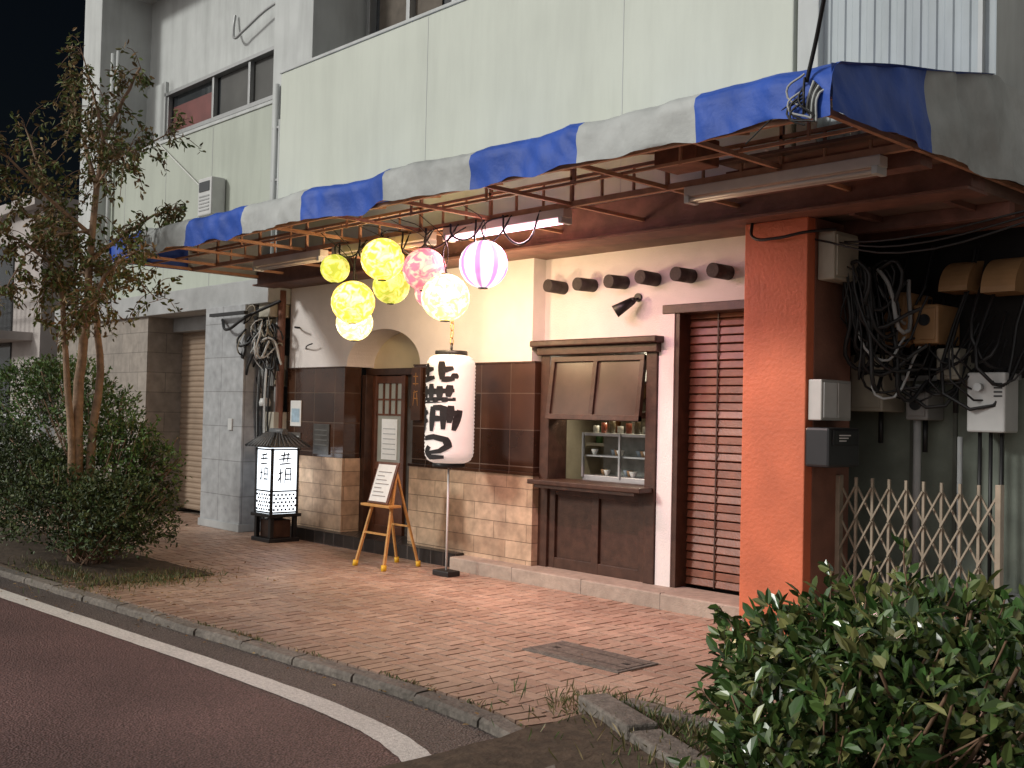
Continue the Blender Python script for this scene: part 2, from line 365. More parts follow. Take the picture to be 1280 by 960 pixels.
box('roof_mass',-19.1,-3.1,8.52,14,3.5,10.8,M_grey,B)
for x in (-12.55,-12.42): cyl('downpipe',(x,7.45,3.25),(x,7.45,5.9 if x<-12.5 else 5.4),.035,M_wht2,B)
for z in (3.8,4.6,5.3): box('pipe_bracket',-12.62,-12.35,7.44,7.5,z,z+.03,M_alu,B)
cyl('downpipe',(-18.1,7.55,3.3),(-18.1,7.55,7.6),.04,M_wht2,B); cyl('downpipe',(-17.9,7.55,5.8),(-17.9,7.55,7.6),.03,M_wht2,B)
wire('hanging_hose',[(-15.3,8.3,7.75),(-15.25,8.25,7.5),(-15.1,8.2,7.32),(-14.9,8.2,7.36),(-14.0,8.2,7.55),(-13.2,8.2,7.5)],.022,M_alu,B)
box('pipe_clamp',-13.3,-13.1,8.15,8.35,7.4,7.7,M_grey,B,.02)
wire('parapet_wire',[(-16.3,7.58,5.75),(-14.9,7.57,4.9)],.008,M_paper,B)
g=grp('outdoor_unit_box'); box('body',-14.55,-14.15,7.38,7.61,4.35,4.90,M_wbox,g,.02)
for k in range(5): box('louvre',-14.5,-14.2,7.372,7.38,4.42+k*.05,4.44+k*.05,M_grey,g)
box('grille',-14.5,-14.2,7.37,7.381,4.70,4.84,M_glassd,g)
box('left_wall',-19.1,-15.55,7.15,7.35,0,2.93,M_greytile,B)
box('left_wall_return',-15.75,-15.55,7.35,7.9,0,2.93,M_greytile,B)
V=[];F=[];z=0.05
while z<2.93:
    for dz,dy in ((0,0),(.02,-.012),(.05,-.012),(.07,0)): V+=[(-15.55,7.72+dy,z+dz),(-13.45,7.72+dy,z+dz)]
    z+=.08
for i in range(len(V)//2-1): F.append((2*i,2*i+1,2*i+3,2*i+2))
mesh('roller_shutter_left',V,F,mat('beige_shutter',(.34,.25,.18),.5,.12,4,stain=.2,metal=.1),B)
box('shutter_box',-15.55,-13.45,7.55,7.9,2.72,2.93,M_grey,B,.01)
box('column',-13.50,-12.45,7.02,7.6,0,2.93,M_bldg,B,.006)
box('column_base',-13.52,-12.43,7.0,7.6,0,.10,M_grey,B,.006)
box('key_switch',-12.78,-12.68,7.0,7.02,1.3,1.45,M_wbox,B,.004)
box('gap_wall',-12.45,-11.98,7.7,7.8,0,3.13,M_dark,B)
ZT=3.13
box('plinth',-12.0,-8.45,7.24,7.42,-.02,.14,M_plinth,B,.004)
box('plinth_cap',-12.0,-8.45,7.235,7.40,.14,.15,M_plinth,B)
box('stone_base_left',-11.97,-10.68,7.36,7.62,.15,1.02,M_stone,B,.004)
box('stone_base_right',-9.40,-7.46,7.36,7.62,.12,1.00,M_stone,B,.004)
box('stone_cap',-9.41,-7.45,7.345,7.62,1.00,1.03,M_tile,B,.003)
box('tile_wall_left',-11.97,-10.70,7.38,7.62,1.02,2.10,M_tile,B,.003)
box('tile_wall_right',-9.38,-7.48,7.38,7.62,1.03,2.10,M_tile,B,.003)
box('tile_top_trim',-9.38,-7.475,7.37,7.62,2.10,2.115,M_dwood,B); box('tile_top_trim',-11.97,-10.70,7.37,7.62,2.10,2.115,M_dwood,B)
AX0,AX1,AZ0,AH=-10.70,-9.30,2.115,.42
V=[];F=[];N=28
def az(x):
    c=(AX0+AX1)/2;r=(AX1-AX0)/2; return AZ0+AH*math.sqrt(max(0,1-((x-c)/r)**2))
xs=[AX0+(AX1-AX0)*(.5-.5*math.cos(math.pi*i/N)) for i in range(N+1)]
for x in xs: V+=[(x,7.40,az(x)),(x,7.40,ZT),(x,7.80,az(x))]
for i in range(N): F+=[(3*i,3*i+3,3*i+4,3*i+1),(3*i,3*i+2,3*i+5,3*i+3)]
mesh('arch_wall',V,F,M_white,B)
box('upper_wall_left',-11.97,AX0,7.40,7.6,2.115,ZT,M_white,B)
box('upper_wall_right',AX1,-7.55,7.40,7.75,2.115,ZT,M_white,B)
box('arch_back',-10.9,-9.2,7.80,7.86,2.10,2.7,M_cream,B)
box('door_lintel',-10.72,-9.36,7.70,7.84,2.02,2.10,M_dwood,B,.005)
box('door_jamb_left',-10.68,-10.60,7.62,7.84,.15,2.02,M_dwood,B,.005)
box('door_jamb_right',-9.46,-9.36,7.62,7.84,.15,2.02,M_dwood,B,.005)
box('threshold',-10.7,-9.36,7.4,7.9,.0,.15,M_plinth,B)
box('door_panel_low',-10.60,-9.98,7.74,7.78,.15,.95,M_door,B,.004)
for x in (-10.60,-10.04): box('door_stile',x,x+.07,7.72,7.78,.15,2.02,M_door,B,.004)
for z in (.15,.90,1.92): box('door_rail',-10.53,-10.04,7.725,7.78,z,z+.09,M_door,B,.004)
box('door_glass',-10.53,-10.04,7.755,7.765,.99,1.92,mat('door_glass',(.10,.10,.09),.25,.3,5,emit=(.9,.8,.6),es=.14),B)
for k in range(1,4): box('door_muntin',-10.53+k*.1225-.01,-10.53+k*.1225+.01,7.735,7.755,1.55,1.92,M_door,B)
for z in (1.55,1.73): box('door_muntin',-10.53,-10.04,7.738,7.755,z-.01,z+.012,M_door,B)
box('door_notice',-10.44,-10.14,7.748,7.752,1.02,1.50,M_paper,B)
for k in range(6): box('notice_text',-10.41,-10.17,7.745,7.7475,1.08+k*.06,1.090+k*.06,M_grey,B)
box('door_side_panel',-9.98,-9.46,7.76,7.80,.15,2.02,mat('weathered_panel',(.085,.068,.056),.6,.4,8,.3,40,stain=.4),B)
g=grp('door_wreath')
for k in range(60):
    t=random.uniform(0,6.28);r=.06+random.uniform(-.02,.03);c=Vector((-9.79+r*math.cos(t),7.73,1.70+r*math.sin(t)*1.2))
    d=Vector((math.cos(t+1),random.uniform(-.6,0),math.sin(t+1)))*.05; p=Vector((-math.sin(t),0,math.cos(t)))*.012
    mesh('twig_leaf',[tuple(c),tuple(c+d*.5+p),tuple(c+d),tuple(c+d*.5-p)],[(0,1,2,3)],mat('dry_leaf',(.10,.05,.03),.7,.3,20),g)
g=grp('vertical_signboard'); box('board',-9.36,-9.20,7.33,7.37,1.50,2.08,M_dwood,g,.006)
M_gold=mat('gold_letter',(.32,.15,.04),.5)
strokes('lettering',[[(-.04,1.98),(.04,1.98)],[(0,2.02),(0,1.88)],[(-.05,1.9),(.05,1.9)],[(-.04,1.80),(.04,1.82)],[(-.04,1.74),(.04,1.74)],[(-.02,1.83),(-.04,1.66)],[(.02,1.8),(.04,1.66)]],.012,lambda u,v:(-9.28+u,7.3285,v),M_gold,g)
g=grp('blue_poster'); box('sheet',-9.12,-8.60,7.368,7.377,1.30,1.92,M_poster_b,g); box('sheet_white',-9.08,-8.66,7.364,7.367,1.34,1.52,M_paper,g)
g=grp('wall_notice'); box('sheet',-11.86,-11.62,7.368,7.377,1.38,1.70,M_paper,g); box('print',-11.83,-11.65,7.365,7.3675,1.43,1.60,mat('print_blue',(.35,.48,.58),.6,.3,20),g)
g=grp('wall_notice'); box('sheet',-11.86,-11.62,7.368,7.377,1.08,1.30,mat('dark_notice',(.08,.07,.06),.6),g); box('print',-11.83,-11.65,7.365,7.3675,1.12,1.26,M_grey,g)
g=grp('menu_plate'); box('plate',-11.32,-10.98,7.362,7.377,1.05,1.42,mat('menu_plate',(.06,.055,.05),.4,.3,10),g,.004)
for k in range(5): box('line',-11.28,-11.02,7.359,7.3615,1.10+k*.06,1.110+k*.06,mat('chalk',(.13,.13,.12),.8),g)
box('recess_wall_top',-7.55,-4.80,7.57,7.75,2.58,ZT,M_white,B)
box('recess_wall_mid',-7.55,-5.93,7.5705,7.75,2.32,2.5795,M_white,B)
box('recess_strip',-6.015,-5.85,7.46,7.75,.12,2.50,M_white,B)
box('recess_sliver',-7.55,-7.46,7.5705,7.75,.12,2.32,M_white,B)
box('step',-8.42,-4.78,7.14,7.60,-.02,.13,M_stone_step,B,.012)
for x in (-7.5,-6.6,-5.7): box('step_joint',x,x+.004,7.1385,7.2,-.02,.1315,M_kerb,B)
H=grp('serving_hatch')
X0,X1=-7.46,-6.02
box('stile_left',X0,X0+.12,7.44,7.70,.13,2.2,M_dwood,H,.006); box('stile_right',X1-.12,X1,7.44,7.70,.13,2.2,M_dwood,H,.006)
box('header',X0-.03,X1+.03,7.40,7.70,2.17,2.25,M_dwood,H,.008); box('cornice',X0-.07,X1+.06,7.34,7.70,2.25,2.31,M_dwood,H,.012)
box('counter',X0+.02,X1-.02,7.26,7.72,.93,.975,M_dwood,H,.008); box('counter_lip',X0+.1,X1-.1,7.28,7.30,.90,.93,M_dwood,H)
box('lower_panel',X0+.12,X1-.12,7.50,7.54,.13,.93,M_dwood,H)
for x in (X0+.12,(X0+X1)/2-.04,X1-.20): box('lower_stile',x,x+.08,7.47,7.50,.13,.93,M_dwood,H,.004)
for z in (.13,.83): box('lower_rail',X0+.2,X1-.2,7.473,7.50,z,z+.1,M_dwood,H,.004)
box('mid_rail',X0+.12,X1-.12,7.52,7.60,1.58,1.64,M_dwood,H,.004)
rot=Matrix.Rotation(math.radians(-7),3,'X'); pv=(-6.74,7.46,2.15)
M_pane=mat('smoked_pane',(.075,.048,.034),.34,.35,3,spec=.45,stain=.3)
box('flap_pane',X0+.16,X1-.16,7.465,7.475,1.60,2.13,M_pane,H,0,rot,pv)
for x in (X0+.14,(X0+X1)/2-.03,X1-.19): box('flap_stile',x,x+.05,7.44,7.485,1.55,2.15,M_dwood,H,.003,rot,pv)
for z in (1.55,2.10): box('flap_rail',X0+.14,X1-.14,7.438,7.487,z,z+.05,M_dwood,H,.003,rot,pv)
M_kit=mat('kitchen_wall',(.40,.36,.28),.7,.2,5,stain=.3)
box('kitchen_back',X0-.6,X1+.3,9.0,9.05,.5,2.6,M_kit,H); box('kitchen_floor',X0-.6,X1+.3,7.76,9.0,.45,.5,M_dark,H); box('kitchen_ceiling',X0-.6,X1+.3,7.76,9.0,2.5,2.55,M_kit,H)
box('kitchen_side',X0-.65,X0-.6,7.76,9.05,.45,2.55,M_kit,H); box('kitchen_side',X1+.3,X1+.35,7.76,9.05,.45,2.55,M_kit,H)
box('case_base',-7.2,-6.25,7.78,8.1,.93,1.02,M_alu,H,.005); box('case_top',-7.2,-6.25,7.78,8.1,1.40,1.43,M_alu,H,.004)
box('case_back',-7.2,-6.25,8.09,8.10,1.02,1.40,mat('case_steel',(.25,.25,.22),.4,.3,12,stain=.4),H)
box('case_shelf',-7.18,-6.27,7.80,8.08,1.20,1.215,M_alu,H)
for x in (-7.2,-6.73,-6.27): box('case_post',x,x+.02,7.765,7.79,1.0,1.43,M_alu,H)
for k in range(16):
    x=-7.13+k*.055; rr=random.uniform(.028,.045); z=1.02 if k%2 else 1.215
    lathe('bowl',(x,7.88+.08*(k%3),z),[(0,.0),(rr*.5,.0),(rr,.05),(rr*.95,.055),(rr*.4,.01),(0,.01)],mat('crockery%d'%(k%3),[(.7,.7,.66),(.35,.2,.1),(.3,.35,.4)][k%3],.3),H,14)
for k in range(9): cyl('bottle',(-7.18+k*.105,7.95,1.43),(-7.18+k*.105,7.95,1.50+.03*(k%3)),.03,mat('jar%d'%(k%3),[(.5,.5,.45),(.30,.08,.04),(.12,.09,.05)][k%3],.3),H)
for k in range(8): cyl('bottle',(-7.9+k*.25,8.8,1.3),(-7.9+k*.25,8.8,1.5+.08*(k%3)),.04,mat('bottle%d'%(k%3),[(.05,.12,.04),(.25,.1,.03),(.6,.6,.55)][k%3],.2),H)
for k in range(7): box('plate_stack',-7.95+k*.28,-7.80+k*.28,8.75,8.9,1.78,1.84+.05*(k%3),M_paper if k%2 else M_tan,H,.01)
box('kitchen_shelf',-8.0,-5.8,8.7,9.0,1.27,1.30,M_alu,H); box('kitchen_shelf',-8.0,-5.8,8.7,9.0,1.75,1.78,M_dwood,H)
box('kitchen_hood',-7.6,-6.6,8.4,9.0,1.95,2.5,M_alu,H)
S=grp('slatted_door')
box('frame_left',-5.85,-5.80,7.47,7.75,.13,2.58,M_dwood,S,.004); box('frame_top',-5.98,-4.80,7.45,7.75,2.50,2.58,M_dwood,S,.006)
box('backing',-5.80,-4.70,7.80,7.83,.1,2.58,mat('door_behind',(.02,.010,.008),.5),S)
z=.15
while z<2.48:
    box('slat',-5.80,-4.80,7.62,7.68,z,z+.062,M_slat,S,.004,Matrix.Rotation(math.radians(random.uniform(-16,-6)),3,'X')@Matrix.Rotation(random.uniform(-.002,.002),3,'Y'))
    z+=.072
for x in (-5.5,-5.1): box('ladder_tape',x,x+.012,7.605,7.612,.15,2.5,M_dwood,S)
P=grp('orange_pillar')
box('front',-4.82,-4.27,7.00,7.30,-.01,3.10,M_orange,P,.008)
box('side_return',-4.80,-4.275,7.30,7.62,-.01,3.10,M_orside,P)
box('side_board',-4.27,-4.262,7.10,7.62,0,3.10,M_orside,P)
g=grp('projecting_beam_ends')
for k in range(6):
    x=-7.30+k*.385+random.uniform(-.01,.01)
    cyl('beam_end',(x,7.60,2.83),(x,7.34,2.83+random.uniform(-.01,.01)),.062,mat('charred_log',(.035,.026,.024),.7,.3,20,.6,50),g,n=20)
g=grp('wall_spotlight')
cyl('arm',(-6.35,7.57,2.68),(-6.35,7.45,2.62),.012,M_black,g); cyl('canopy',(-6.35,7.57,2.68),(-6.35,7.55,2.68),.04,M_black,g)
cyl('head',(-6.33,7.46,2.64),(-6.45,7.36,2.54),.035,M_black,g,.06); cyl('cap',(-6.31,7.48,2.66),(-6.33,7.46,2.64),.02,M_black,g,.035)
# ------------------------------------------------------------------ awning
A=grp('striped_awning')
XB=[-11.95,-11.15,-10.10,-8.94,-7.93,-6.79,-5.80,-4.73,-3.80,-2.92]
def nz(x,y,z=0): return noise.noise((x,y,z))
prof=[(7.02,3.88),(6.4,3.75),(5.8,3.63),(5.3,3.53),(5.08,3.49),(5.02,3.45),(5.0,3.40),(5.0,3.33),(5.0,3.26),(5.0,3.20)]
for k in range(9):
    xa,xb=XB[k],XB[k+1]
    def fn(u,v,xa=xa,xb=xb):
        x=xa+(xb-xa)*u; t=v*(len(prof)-1); i=min(int(t),len(prof)-2); q=t-i
        y=prof[i][0]*(1-q)+prof[i+1][0]*q; z=prof[i][1]*(1-q)+prof[i+1][1]*q
        edge=min(1,max(0,(5.3-y)/.3))
        y+=edge*(.050*nz(x*1.6,z*2,1)+.030*nz(x*6,z*3,2)+.014*nz(x*13+z*9,z*5,6))
        z+=.028*nz(x*1.3,y,5)+edge*.020*nz(x*4,0,9)-.02*math.sin(math.pi*u)*(1-edge)
        if v>.97: z+=.014*math.sin(x*9)+.022*nz(x*3,0,3)
        return (x,y,z)
    grid('canvas_strip',fn,32,27,M_blue if k%2==0 else M_canv,A)
SB=[(5.0,6.12,M_blue),(6.12,7.30,M_canv),(7.30,8.6,M_canv)]
for a,b,m in SB:
    def fn(u,v,a=a,b=b):
        y=a+(b-a)*u; top=3.46+(y-5)*.205 if y<7.05 else 3.88
        z=top+(3.2-top)*v; x=-2.92+.045*nz(y*2,z*2,4)+.028*nz(y*6,z*3,8)+.012*nz(y*14+z*8,z*6,2)-.03*(1-v)
        if v>.97: z+=.012*math.sin(y*8)
        return (x,y,z)
    grid('side_canvas',fn,28,16,m,A)
for a,b,m in [(5.0,5.95,M_blue),(5.95,7.05,M_canv)]:
    def fn(u,v,a=a,b=b):
        y=a+(b-a)*u; top=3.46+(y-5)*.205; z=top+(3.2-top)*v
        return (-11.93+.02*nz(y*2,z*2,4),y,z)
    grid('side_canvas_left',fn,16,8,m,A)
for k in range(7):
    wire('gathered_fold',[(-3.02+k*.010,4.985,3.38-k*.01),(-3.04+k*.01,4.97,3.3),(-3.06+k*.010,4.98,3.22-.01*k)],.007,M_canv if k%3==0 else M_black,A)
def bar(name,p,q,r=.018,m=M_rust2):
    cyl(name,Vector(p),Vector(q),r,m,A,n=4,smooth=False)
bar('front_rail',(-11.9,5.06,3.22),(-2.97,5.06,3.22),.022); bar('front_rail_top',(-11.9,5.10,3.42),(-2.97,5.10,3.42),.018)
bar('mid_rail',(-11.9,6.0,3.22),(-2.97,6.0,3.22),.03,M_rust2); bar('mid_rail_top',(-11.9,6.0,3.42),(-2.97,6.0,3.42),.018)
bar('side_rail',(-2.98,5.06,3.22),(-2.98,8.3,3.22),.022); bar('side_rail',(-11.88,5.06,3.22),(-11.88,7.0,3.22),.022)
x=-11.3
while x<-3.0:
    bar('bracket_low',(x,5.06,3.22),(x,6.95,3.22),.02); bar('bracket_top',(x,5.08,3.43),(x,6.98,3.80),.018)
    bar('post',(x,5.09,3.22),(x,5.09,3.43),.016); bar('post',(x,6.0,3.22),(x,6.0,3.62),.018); bar('brace',(x,5.1,3.23),(x,6.0,3.60),.012)
    bar('truss_post',(x+.31,6.0,3.22),(x+.31,6.0,3.42),.012); bar('truss_post',(x+.62,6.0,3.22),(x+.62,6.0,3.42),.012)
    x+=.93
x=-10.8
while x<-3.2:
    bar('purlin_post',(x,5.5,3.22),(x,5.5,3.50),.012); x+=.93
bar('purlin',(-11.9,5.5,3.235),(-2.97,5.5,3.235),.014); bar('purlin_top',(-11.9,5.5,3.44),(-2.97,5.5,3.44),.012)
box('soffit_sheet',-4.3,-3.0,5.9,6.85,3.30,3.32,M_soff,A)
box('soffit_beam',-4.4,-3.0,6.15,6.30,3.14,3.30,M_beam,A); box('junction_box',-4.55,-4.2,5.55,5.8,3.24,3.42,M_rust,A,.01)
# ------------------------------------------------------------------ fluorescent fittings
M_tubeP=mat('pink_tube',(.8,.6,.7),.4,.02,emit=(1,.60,.76),es=4.5)
M_tubeO=mat('unlit_tube',(.75,.66,.58),.3,.03)
def fluo(name,x0,x1,lit):
    g=grp(name)
    box('housing',x0,x1,5.94,6.04,3.12,3.19,mat('fitting_white',(.66,.58,.52),.5,.1,5,stain=.2),g,.006)
    for yy in (5.955,6.02): cyl('tube',(x0+.05,yy,3.095),(x1-.05,yy,3.095),.014,M_tubeP if lit else M_tubeO,g,n=8)
    for x in (x0+.01,x1-.05): box('socket',x,x+.04,5.93,6.05,3.075,3.125,M_wbox,g,.004)
fluo('fluorescent_light',-10.4,-9.1,False); fluo('fluorescent_light',-8.9,-7.4,False); fluo('fluorescent_light',-7.2,-5.75,True); fluo('fluorescent_light',-4.6,-3.15,False)
# ------------------------------------------------------------------ hanging round lanterns
def lanmat(name,ca,cb,es,kind):
    m=D.materials.new(name); m.use_nodes=True; nt=m.node_tree; L=nt.links; b=nt.nodes['Principled BSDF']
    tc=nd(nt,'ShaderNodeTexCoord')
    if kind=='stripe':
        sp=nd(nt,'ShaderNodeSeparateXYZ'); L.new(tc.outputs['Object'],sp.inputs[0])
        at=nd(nt,'ShaderNodeMath',operation='ARCTAN2'); L.new(sp.outputs[0],at.inputs[0]); L.new(sp.outputs[1],at.inputs[1])
        mu=nd(nt,'ShaderNodeMath',operation='MULTIPLY'); mu.inputs[1].default_value=8; L.new(at.outputs[0],mu.inputs[0])
        si=nd(nt,'ShaderNodeMath',operation='SINE'); L.new(mu.outputs[0],si.inputs[0])
        mr=nd(nt,'ShaderNodeMapRange'); mr.inputs[1].default_value=.35; mr.inputs[2].default_value=.8; L.new(si.outputs[0],mr.inputs[0])
    else:
        n=nd(nt,'ShaderNodeTexNoise'); n.inputs['Scale'].default_value=12; n.inputs['Detail'].default_value=2; n.inputs['Distortion'].default_value=1.5; L.new(tc.outputs['Object'],n.inputs['Vector'])
        mr=nd(nt,'ShaderNodeMapRange'); mr.inputs[1].default_value=.44; mr.inputs[2].default_value=.62; L.new(n.outputs[0],mr.inputs[0])
    mx=nd(nt,'ShaderNodeMix',data_type='RGBA'); mx.inputs[6].default_value=rgb(ca); mx.inputs[7].default_value=rgb(cb); L.new(mr.outputs[0],mx.inputs[0])
    lw=nd(nt,'ShaderNodeTexNoise'); lw.inputs['Scale'].default_value=4
    L.new(tc.outputs['Object'],lw.inputs['Vector'])
    st=nd(nt,'ShaderNodeMapRange'); st.inputs[1].default_value=.3; st.inputs[2].default_value=.7; st.inputs[3].default_value=es*.6; st.inputs[4].default_value=es*1.5; L.new(lw.outputs[0],st.inputs[0])
    ds=nd(nt,'ShaderNodeVectorMath',operation='SCALE'); ds.inputs['Scale'].default_value=.3; L.new(mx.outputs[2],ds.inputs[0])
    L.new(ds.outputs[0],b.inputs['Base Color']); L.new(mx.outputs[2],b.inputs['Emission Color']); L.new(st.outputs[0],b.inputs['Emission Strength']); b.inputs['Roughness'].default_value=.7
    return m
LM={'y':lanmat('paper_yellow',(1,.52,.05),(1,.86,.32),2.1,'n'),'g':lanmat('paper_green',(.50,.52,.05),(1,.80,.22),1.25,'n'),
    'p':lanmat('paper_pink',(.95,.20,.26),(1,.62,.42),1.25,'n'),'w':lanmat('paper_white_lilac',(1,.86,.86),(.74,.30,.66),1.35,'stripe'),'yw':lanmat('paper_yellow_white',(1,.74,.20),(1,.93,.60),2.4,'n')}
LN=[(-8.62,5.8,2.94,.14,'g'),(-7.80,5.75,2.95,.195,'y'),(-7.93,5.95,2.74,.17,'g'),(-8.31,5.8,2.60,.205,'y'),(-8.42,5.9,2.42,.175,'yw'),(-7.26,5.8,2.82,.19,'p'),(-7.45,6.05,2.66,.16,'p'),(-6.97,5.8,2.56,.205,'yw'),(-6.50,5.8,2.80,.20,'w')]
for (x,y,z,r,k) in LN:
    g=grp('paper_lantern',(x,y,z))
    v=[];f=[];n=28;q=19
    for j in range(q):
        t=math.pi*(.06+.88*j/(q-1)); rb=1-.014*(j%2)
        for i in range(n): a=2*math.pi*i/n; v.append((r*rb*math.sin(t)*math.cos(a),r*rb*math.sin(t)*math.sin(a),r*.97*math.cos(t)))
    for j in range(q-1):
        for i in range(n): f.append((j*n+i,(j+1)*n+i,(j+1)*n+(i+1)%n,j*n+(i+1)%n))
    me=D.meshes.new('shade'); me.from_pydata(v,[],f); me.update(); o=D.objects.new('shade',me); COL.objects.link(o); me.materials.append(LM[k]); o.parent=g
    for p in me.polygons: p.use_smooth=True
    for s_ in (1,-1): cyl('ring',(x,y,z+s_*r*.95),(x,y,z+s_*r*.99),r*.2,M_black,g)
    wire('cord',[(x,y,z+r*.99),(x+random.uniform(-.03,.03),y,(z+r+3.22)/2),(x+random.uniform(-.15,.15),6.0,3.22)],.007,M_cable,g)
    wire('cord',[(x,y,z+r*.99),(x+.05,y-.05,(z+r+3.22)/2+.02),(x+random.uniform(-.1,.1),5.52,3.235)],.004,M_cable,g)
g=grp('lantern_cable_bundle')
for k in range(8):
    x=-8.7+k*.33
    wire('loop',[(x,5.9,3.2),(x+.1,5.85,3.05+random.uniform(-.1,.05)),(x+.25,5.9,3.02+random.uniform(-.08,.06)),(x+.38,5.95,3.2)],.009,M_cable,g)
def plight(name,loc,col,e,r=.05):
    l=D.lights.new(name,'POINT'); l.energy=e; l.color=col; l.shadow_soft_size=r; o=D.objects.new(name,l); o.location=loc; COL.objects.link(o); return o
for i,(x,y,z,e) in enumerate([(-8.75,6.45,2.75,20),(-7.95,6.5,2.5,34),(-7.05,6.5,2.6,30)]):
    plight('lantern_bulb',(x,y,z),(1,.74,.44),e,.08)
l=D.lights.new('fluorescent_glow','AREA'); l.shape='RECTANGLE'; l.size=1.4; l.size_y=.04; l.energy=62; l.color=(1,.56,.62)
o=D.objects.new('fluorescent_glow',l); o.location=(-6.47,5.99,3.07); COL.objects.link(o)
plight('kitchen_lamp',(-6.8,8.3,2.2),(1,.88,.66),42,.08)
# ------------------------------------------------------------------ big paper lantern on stand
cx,cy=-8.12,6.85
G=grp('hanging_chochin_lantern')
z0,z1=1.10,2.16; R=.245
pf=[]
nrib=30
for j in range(nrib*2+1):
    t=j/(nrib*2); z=z0+(z1-z0)*t
    e=min(t,1-t)*(z1-z0)/.12
    rr=R if e>=1 else .15+(R-.15)*math.sqrt(max(0,1-(1-e)**2))
    pf.append((rr-(.007 if j%2 else 0),z))
M_chochin=mat('chochin_paper',(.74,.70,.66),.6,.06,9,emit=(1,.87,.80),es=.30)
lathe('paper_body',(cx,cy,0),pf,M_chochin,G,40)
lathe('top_ring',(cx,cy,z1-.01),[(0,.05),(.155,.05),(.16,.04),(.16,0),(.15,-.005)],M_black,G,40)
lathe('bottom_ring',(cx,cy,z0-.035),[(.0,-.005),(.155,-.005),(.16,.0),(.16,.035),(.15,.045)],M_black,G,40)
cyl('hook',(cx,cy,z1+.03),(cx,cy,z1+.12),.012,M_black,G)
for k in range(9):
    z=z1+.12+k*.075
    wire('chain_link',[(cx-.018,cy,z),(cx,cy,z+.05),(cx+.018,cy,z),(cx,cy,z-.03),(cx-.018,cy,z)] if k%2 else [(cx,cy-.018,z),(cx,cy,z+.05),(cx,cy+.018,z),(cx,cy,z-.03),(cx,cy-.018,z)],.005,mat('brass_chain',(.45,.25,.08),.4,metal=.6),G)
wire('suspension',[(cx,cy,z1+.78),(cx+.02,6.4,3.05),(cx+.05,6.0,3.2)],.006,M_cable,G)
A0=math.radians(-72)
def cf(u,v):
    a=A0+u*1.45/R; return (cx+(R+.004)*math.cos(a),cy+(R+.004)*math.sin(a),1.63+(v-1.63)*1.04)
gl=[[(-.10,2.05),(-.095,1.90)],[(-.15,1.98),(-.03,2.0)],[(-.16,1.89),(-.02,1.92)],[(.03,2.07),(.035,1.90)],[(.02,1.98),(.11,2.01)],[(.03,1.90),(.12,1.91)],[(.12,1.91),(.12,1.96)],
 [(-.12,1.84),(-.11,1.72)],[(-.05,1.86),(-.05,1.70)],[(.02,1.84),(.02,1.72)],[(-.15,1.78),(.12,1.80)],[(-.16,1.70),(.13,1.72)],[(.09,1.85),(.08,1.74)],
 [(-.13,1.64),(-.13,1.42)],[(-.16,1.57),(-.08,1.60)],[(-.17,1.50),(-.08,1.52)],[(-.03,1.65),(-.04,1.42)],[(-.03,1.64),(.05,1.64),(.05,1.44)],[(-.03,1.54),(.05,1.54)],[(.10,1.66),(.09,1.50)],[(.08,1.58),(.15,1.60)],[(.16,1.62),(.12,1.43)],
 [(-.12,1.35),(-.02,1.37),(.07,1.345),(.09,1.29),(.03,1.24),(-.06,1.22)],[(-.06,1.28),(-.09,1.23),(-.04,1.18),(.06,1.185)]]
strokes('calligraphy',gl,.050,cf,M_ink,G)
cyl('stand_pole',(cx,cy,z0-.04),(cx,cy,.05),.010,M_paper,G); box('stand_weight',cx-.12,cx+.12,cy-.08,cy+.08,.0,.055,M_black,G,.01)
# ------------------------------------------------------------------ andon floor lamp
G=grp('andon_sign_lamp'); ax,ay=-11.45,6.95; h=.175
M_ap=mat('andon_paper',(.8,.82,.85),.5,.03,8,emit=(.86,.93,1.),es=2.2)
box('foot_plate',ax-.21,ax+.21,ay-.21,ay+.21,.0,.05,M_black,G,.008)
for sx in (-1,1):
    for sy in (-1,1): box('leg',ax+sx*.16-.025,ax+sx*.16+.025,ay+sy*.16-.025,ay+sy*.16+.025,.05,.30,M_black,G,.004)
box('skirt',ax-.13,ax+.13,ay-.13,ay+.13,.05,.26,M_dwood,G,.006)
box('base_board',ax-.22,ax+.22,ay-.22,ay+.22,.30,.34,M_black,G,.006)
box('light_box',ax-h,ax+h,ay-h,ay+h,.34,1.12,M_ap,G)
for sx in (-1,1):
    for sy in (-1,1): box('post',ax+sx*h-.014,ax+sx*h+.014,ay+sy*h-.014,ay+sy*h+.014,.34,1.12,M_black,G)
for z in (.345,.60,1.095):
    for s_ in (-1,1):
        box('rail',ax-h,ax+h,ay+s_*(h+.004)-.008,ay+s_*(h+.004)+.008,z,z+.018,M_black,G); box('rail',ax+s_*(h+.004)-.008,ax+s_*(h+.004)+.008,ay-h,ay+h,z,z+.018,M_black,G)
for k in range(6):
    for j in range(5):
        u=-h+.024+k*.053+(.0265 if j%2 else 0); z=.375+j*.044
        if u>h-.03: continue
        box('lattice',ax+u,ax+u+.026,ay-h-.006,ay-h-.001,z,z+.026,M_black,G); box('lattice',ax+h+.001,ax+h+.006,ay+u,ay+u+.026,z,z+.026,M_black,G)
ks=[[(-.07,1.03),(.07,1.05)],[(-.01,1.08),(-.03,.95)],[(.04,1.07),(.03,.95)],[(-.09,.99),(.09,1.0)],[(-.08,.93),(.08,.94)],[(-.06,.88),(-.06,.70)],[(-.09,.82),(-.02,.83)],[(.01,.88),(.0,.70)],[(.01,.88),(.08,.88),(.08,.72)],[(.01,.81),(.08,.81)],[(.01,.75),(.08,.75)],[(-.06,.78),(-.10,.72)]]
strokes('lettering',ks,.018,lambda u,v:(ax+u,ay-h-.004,v),M_ink,G)
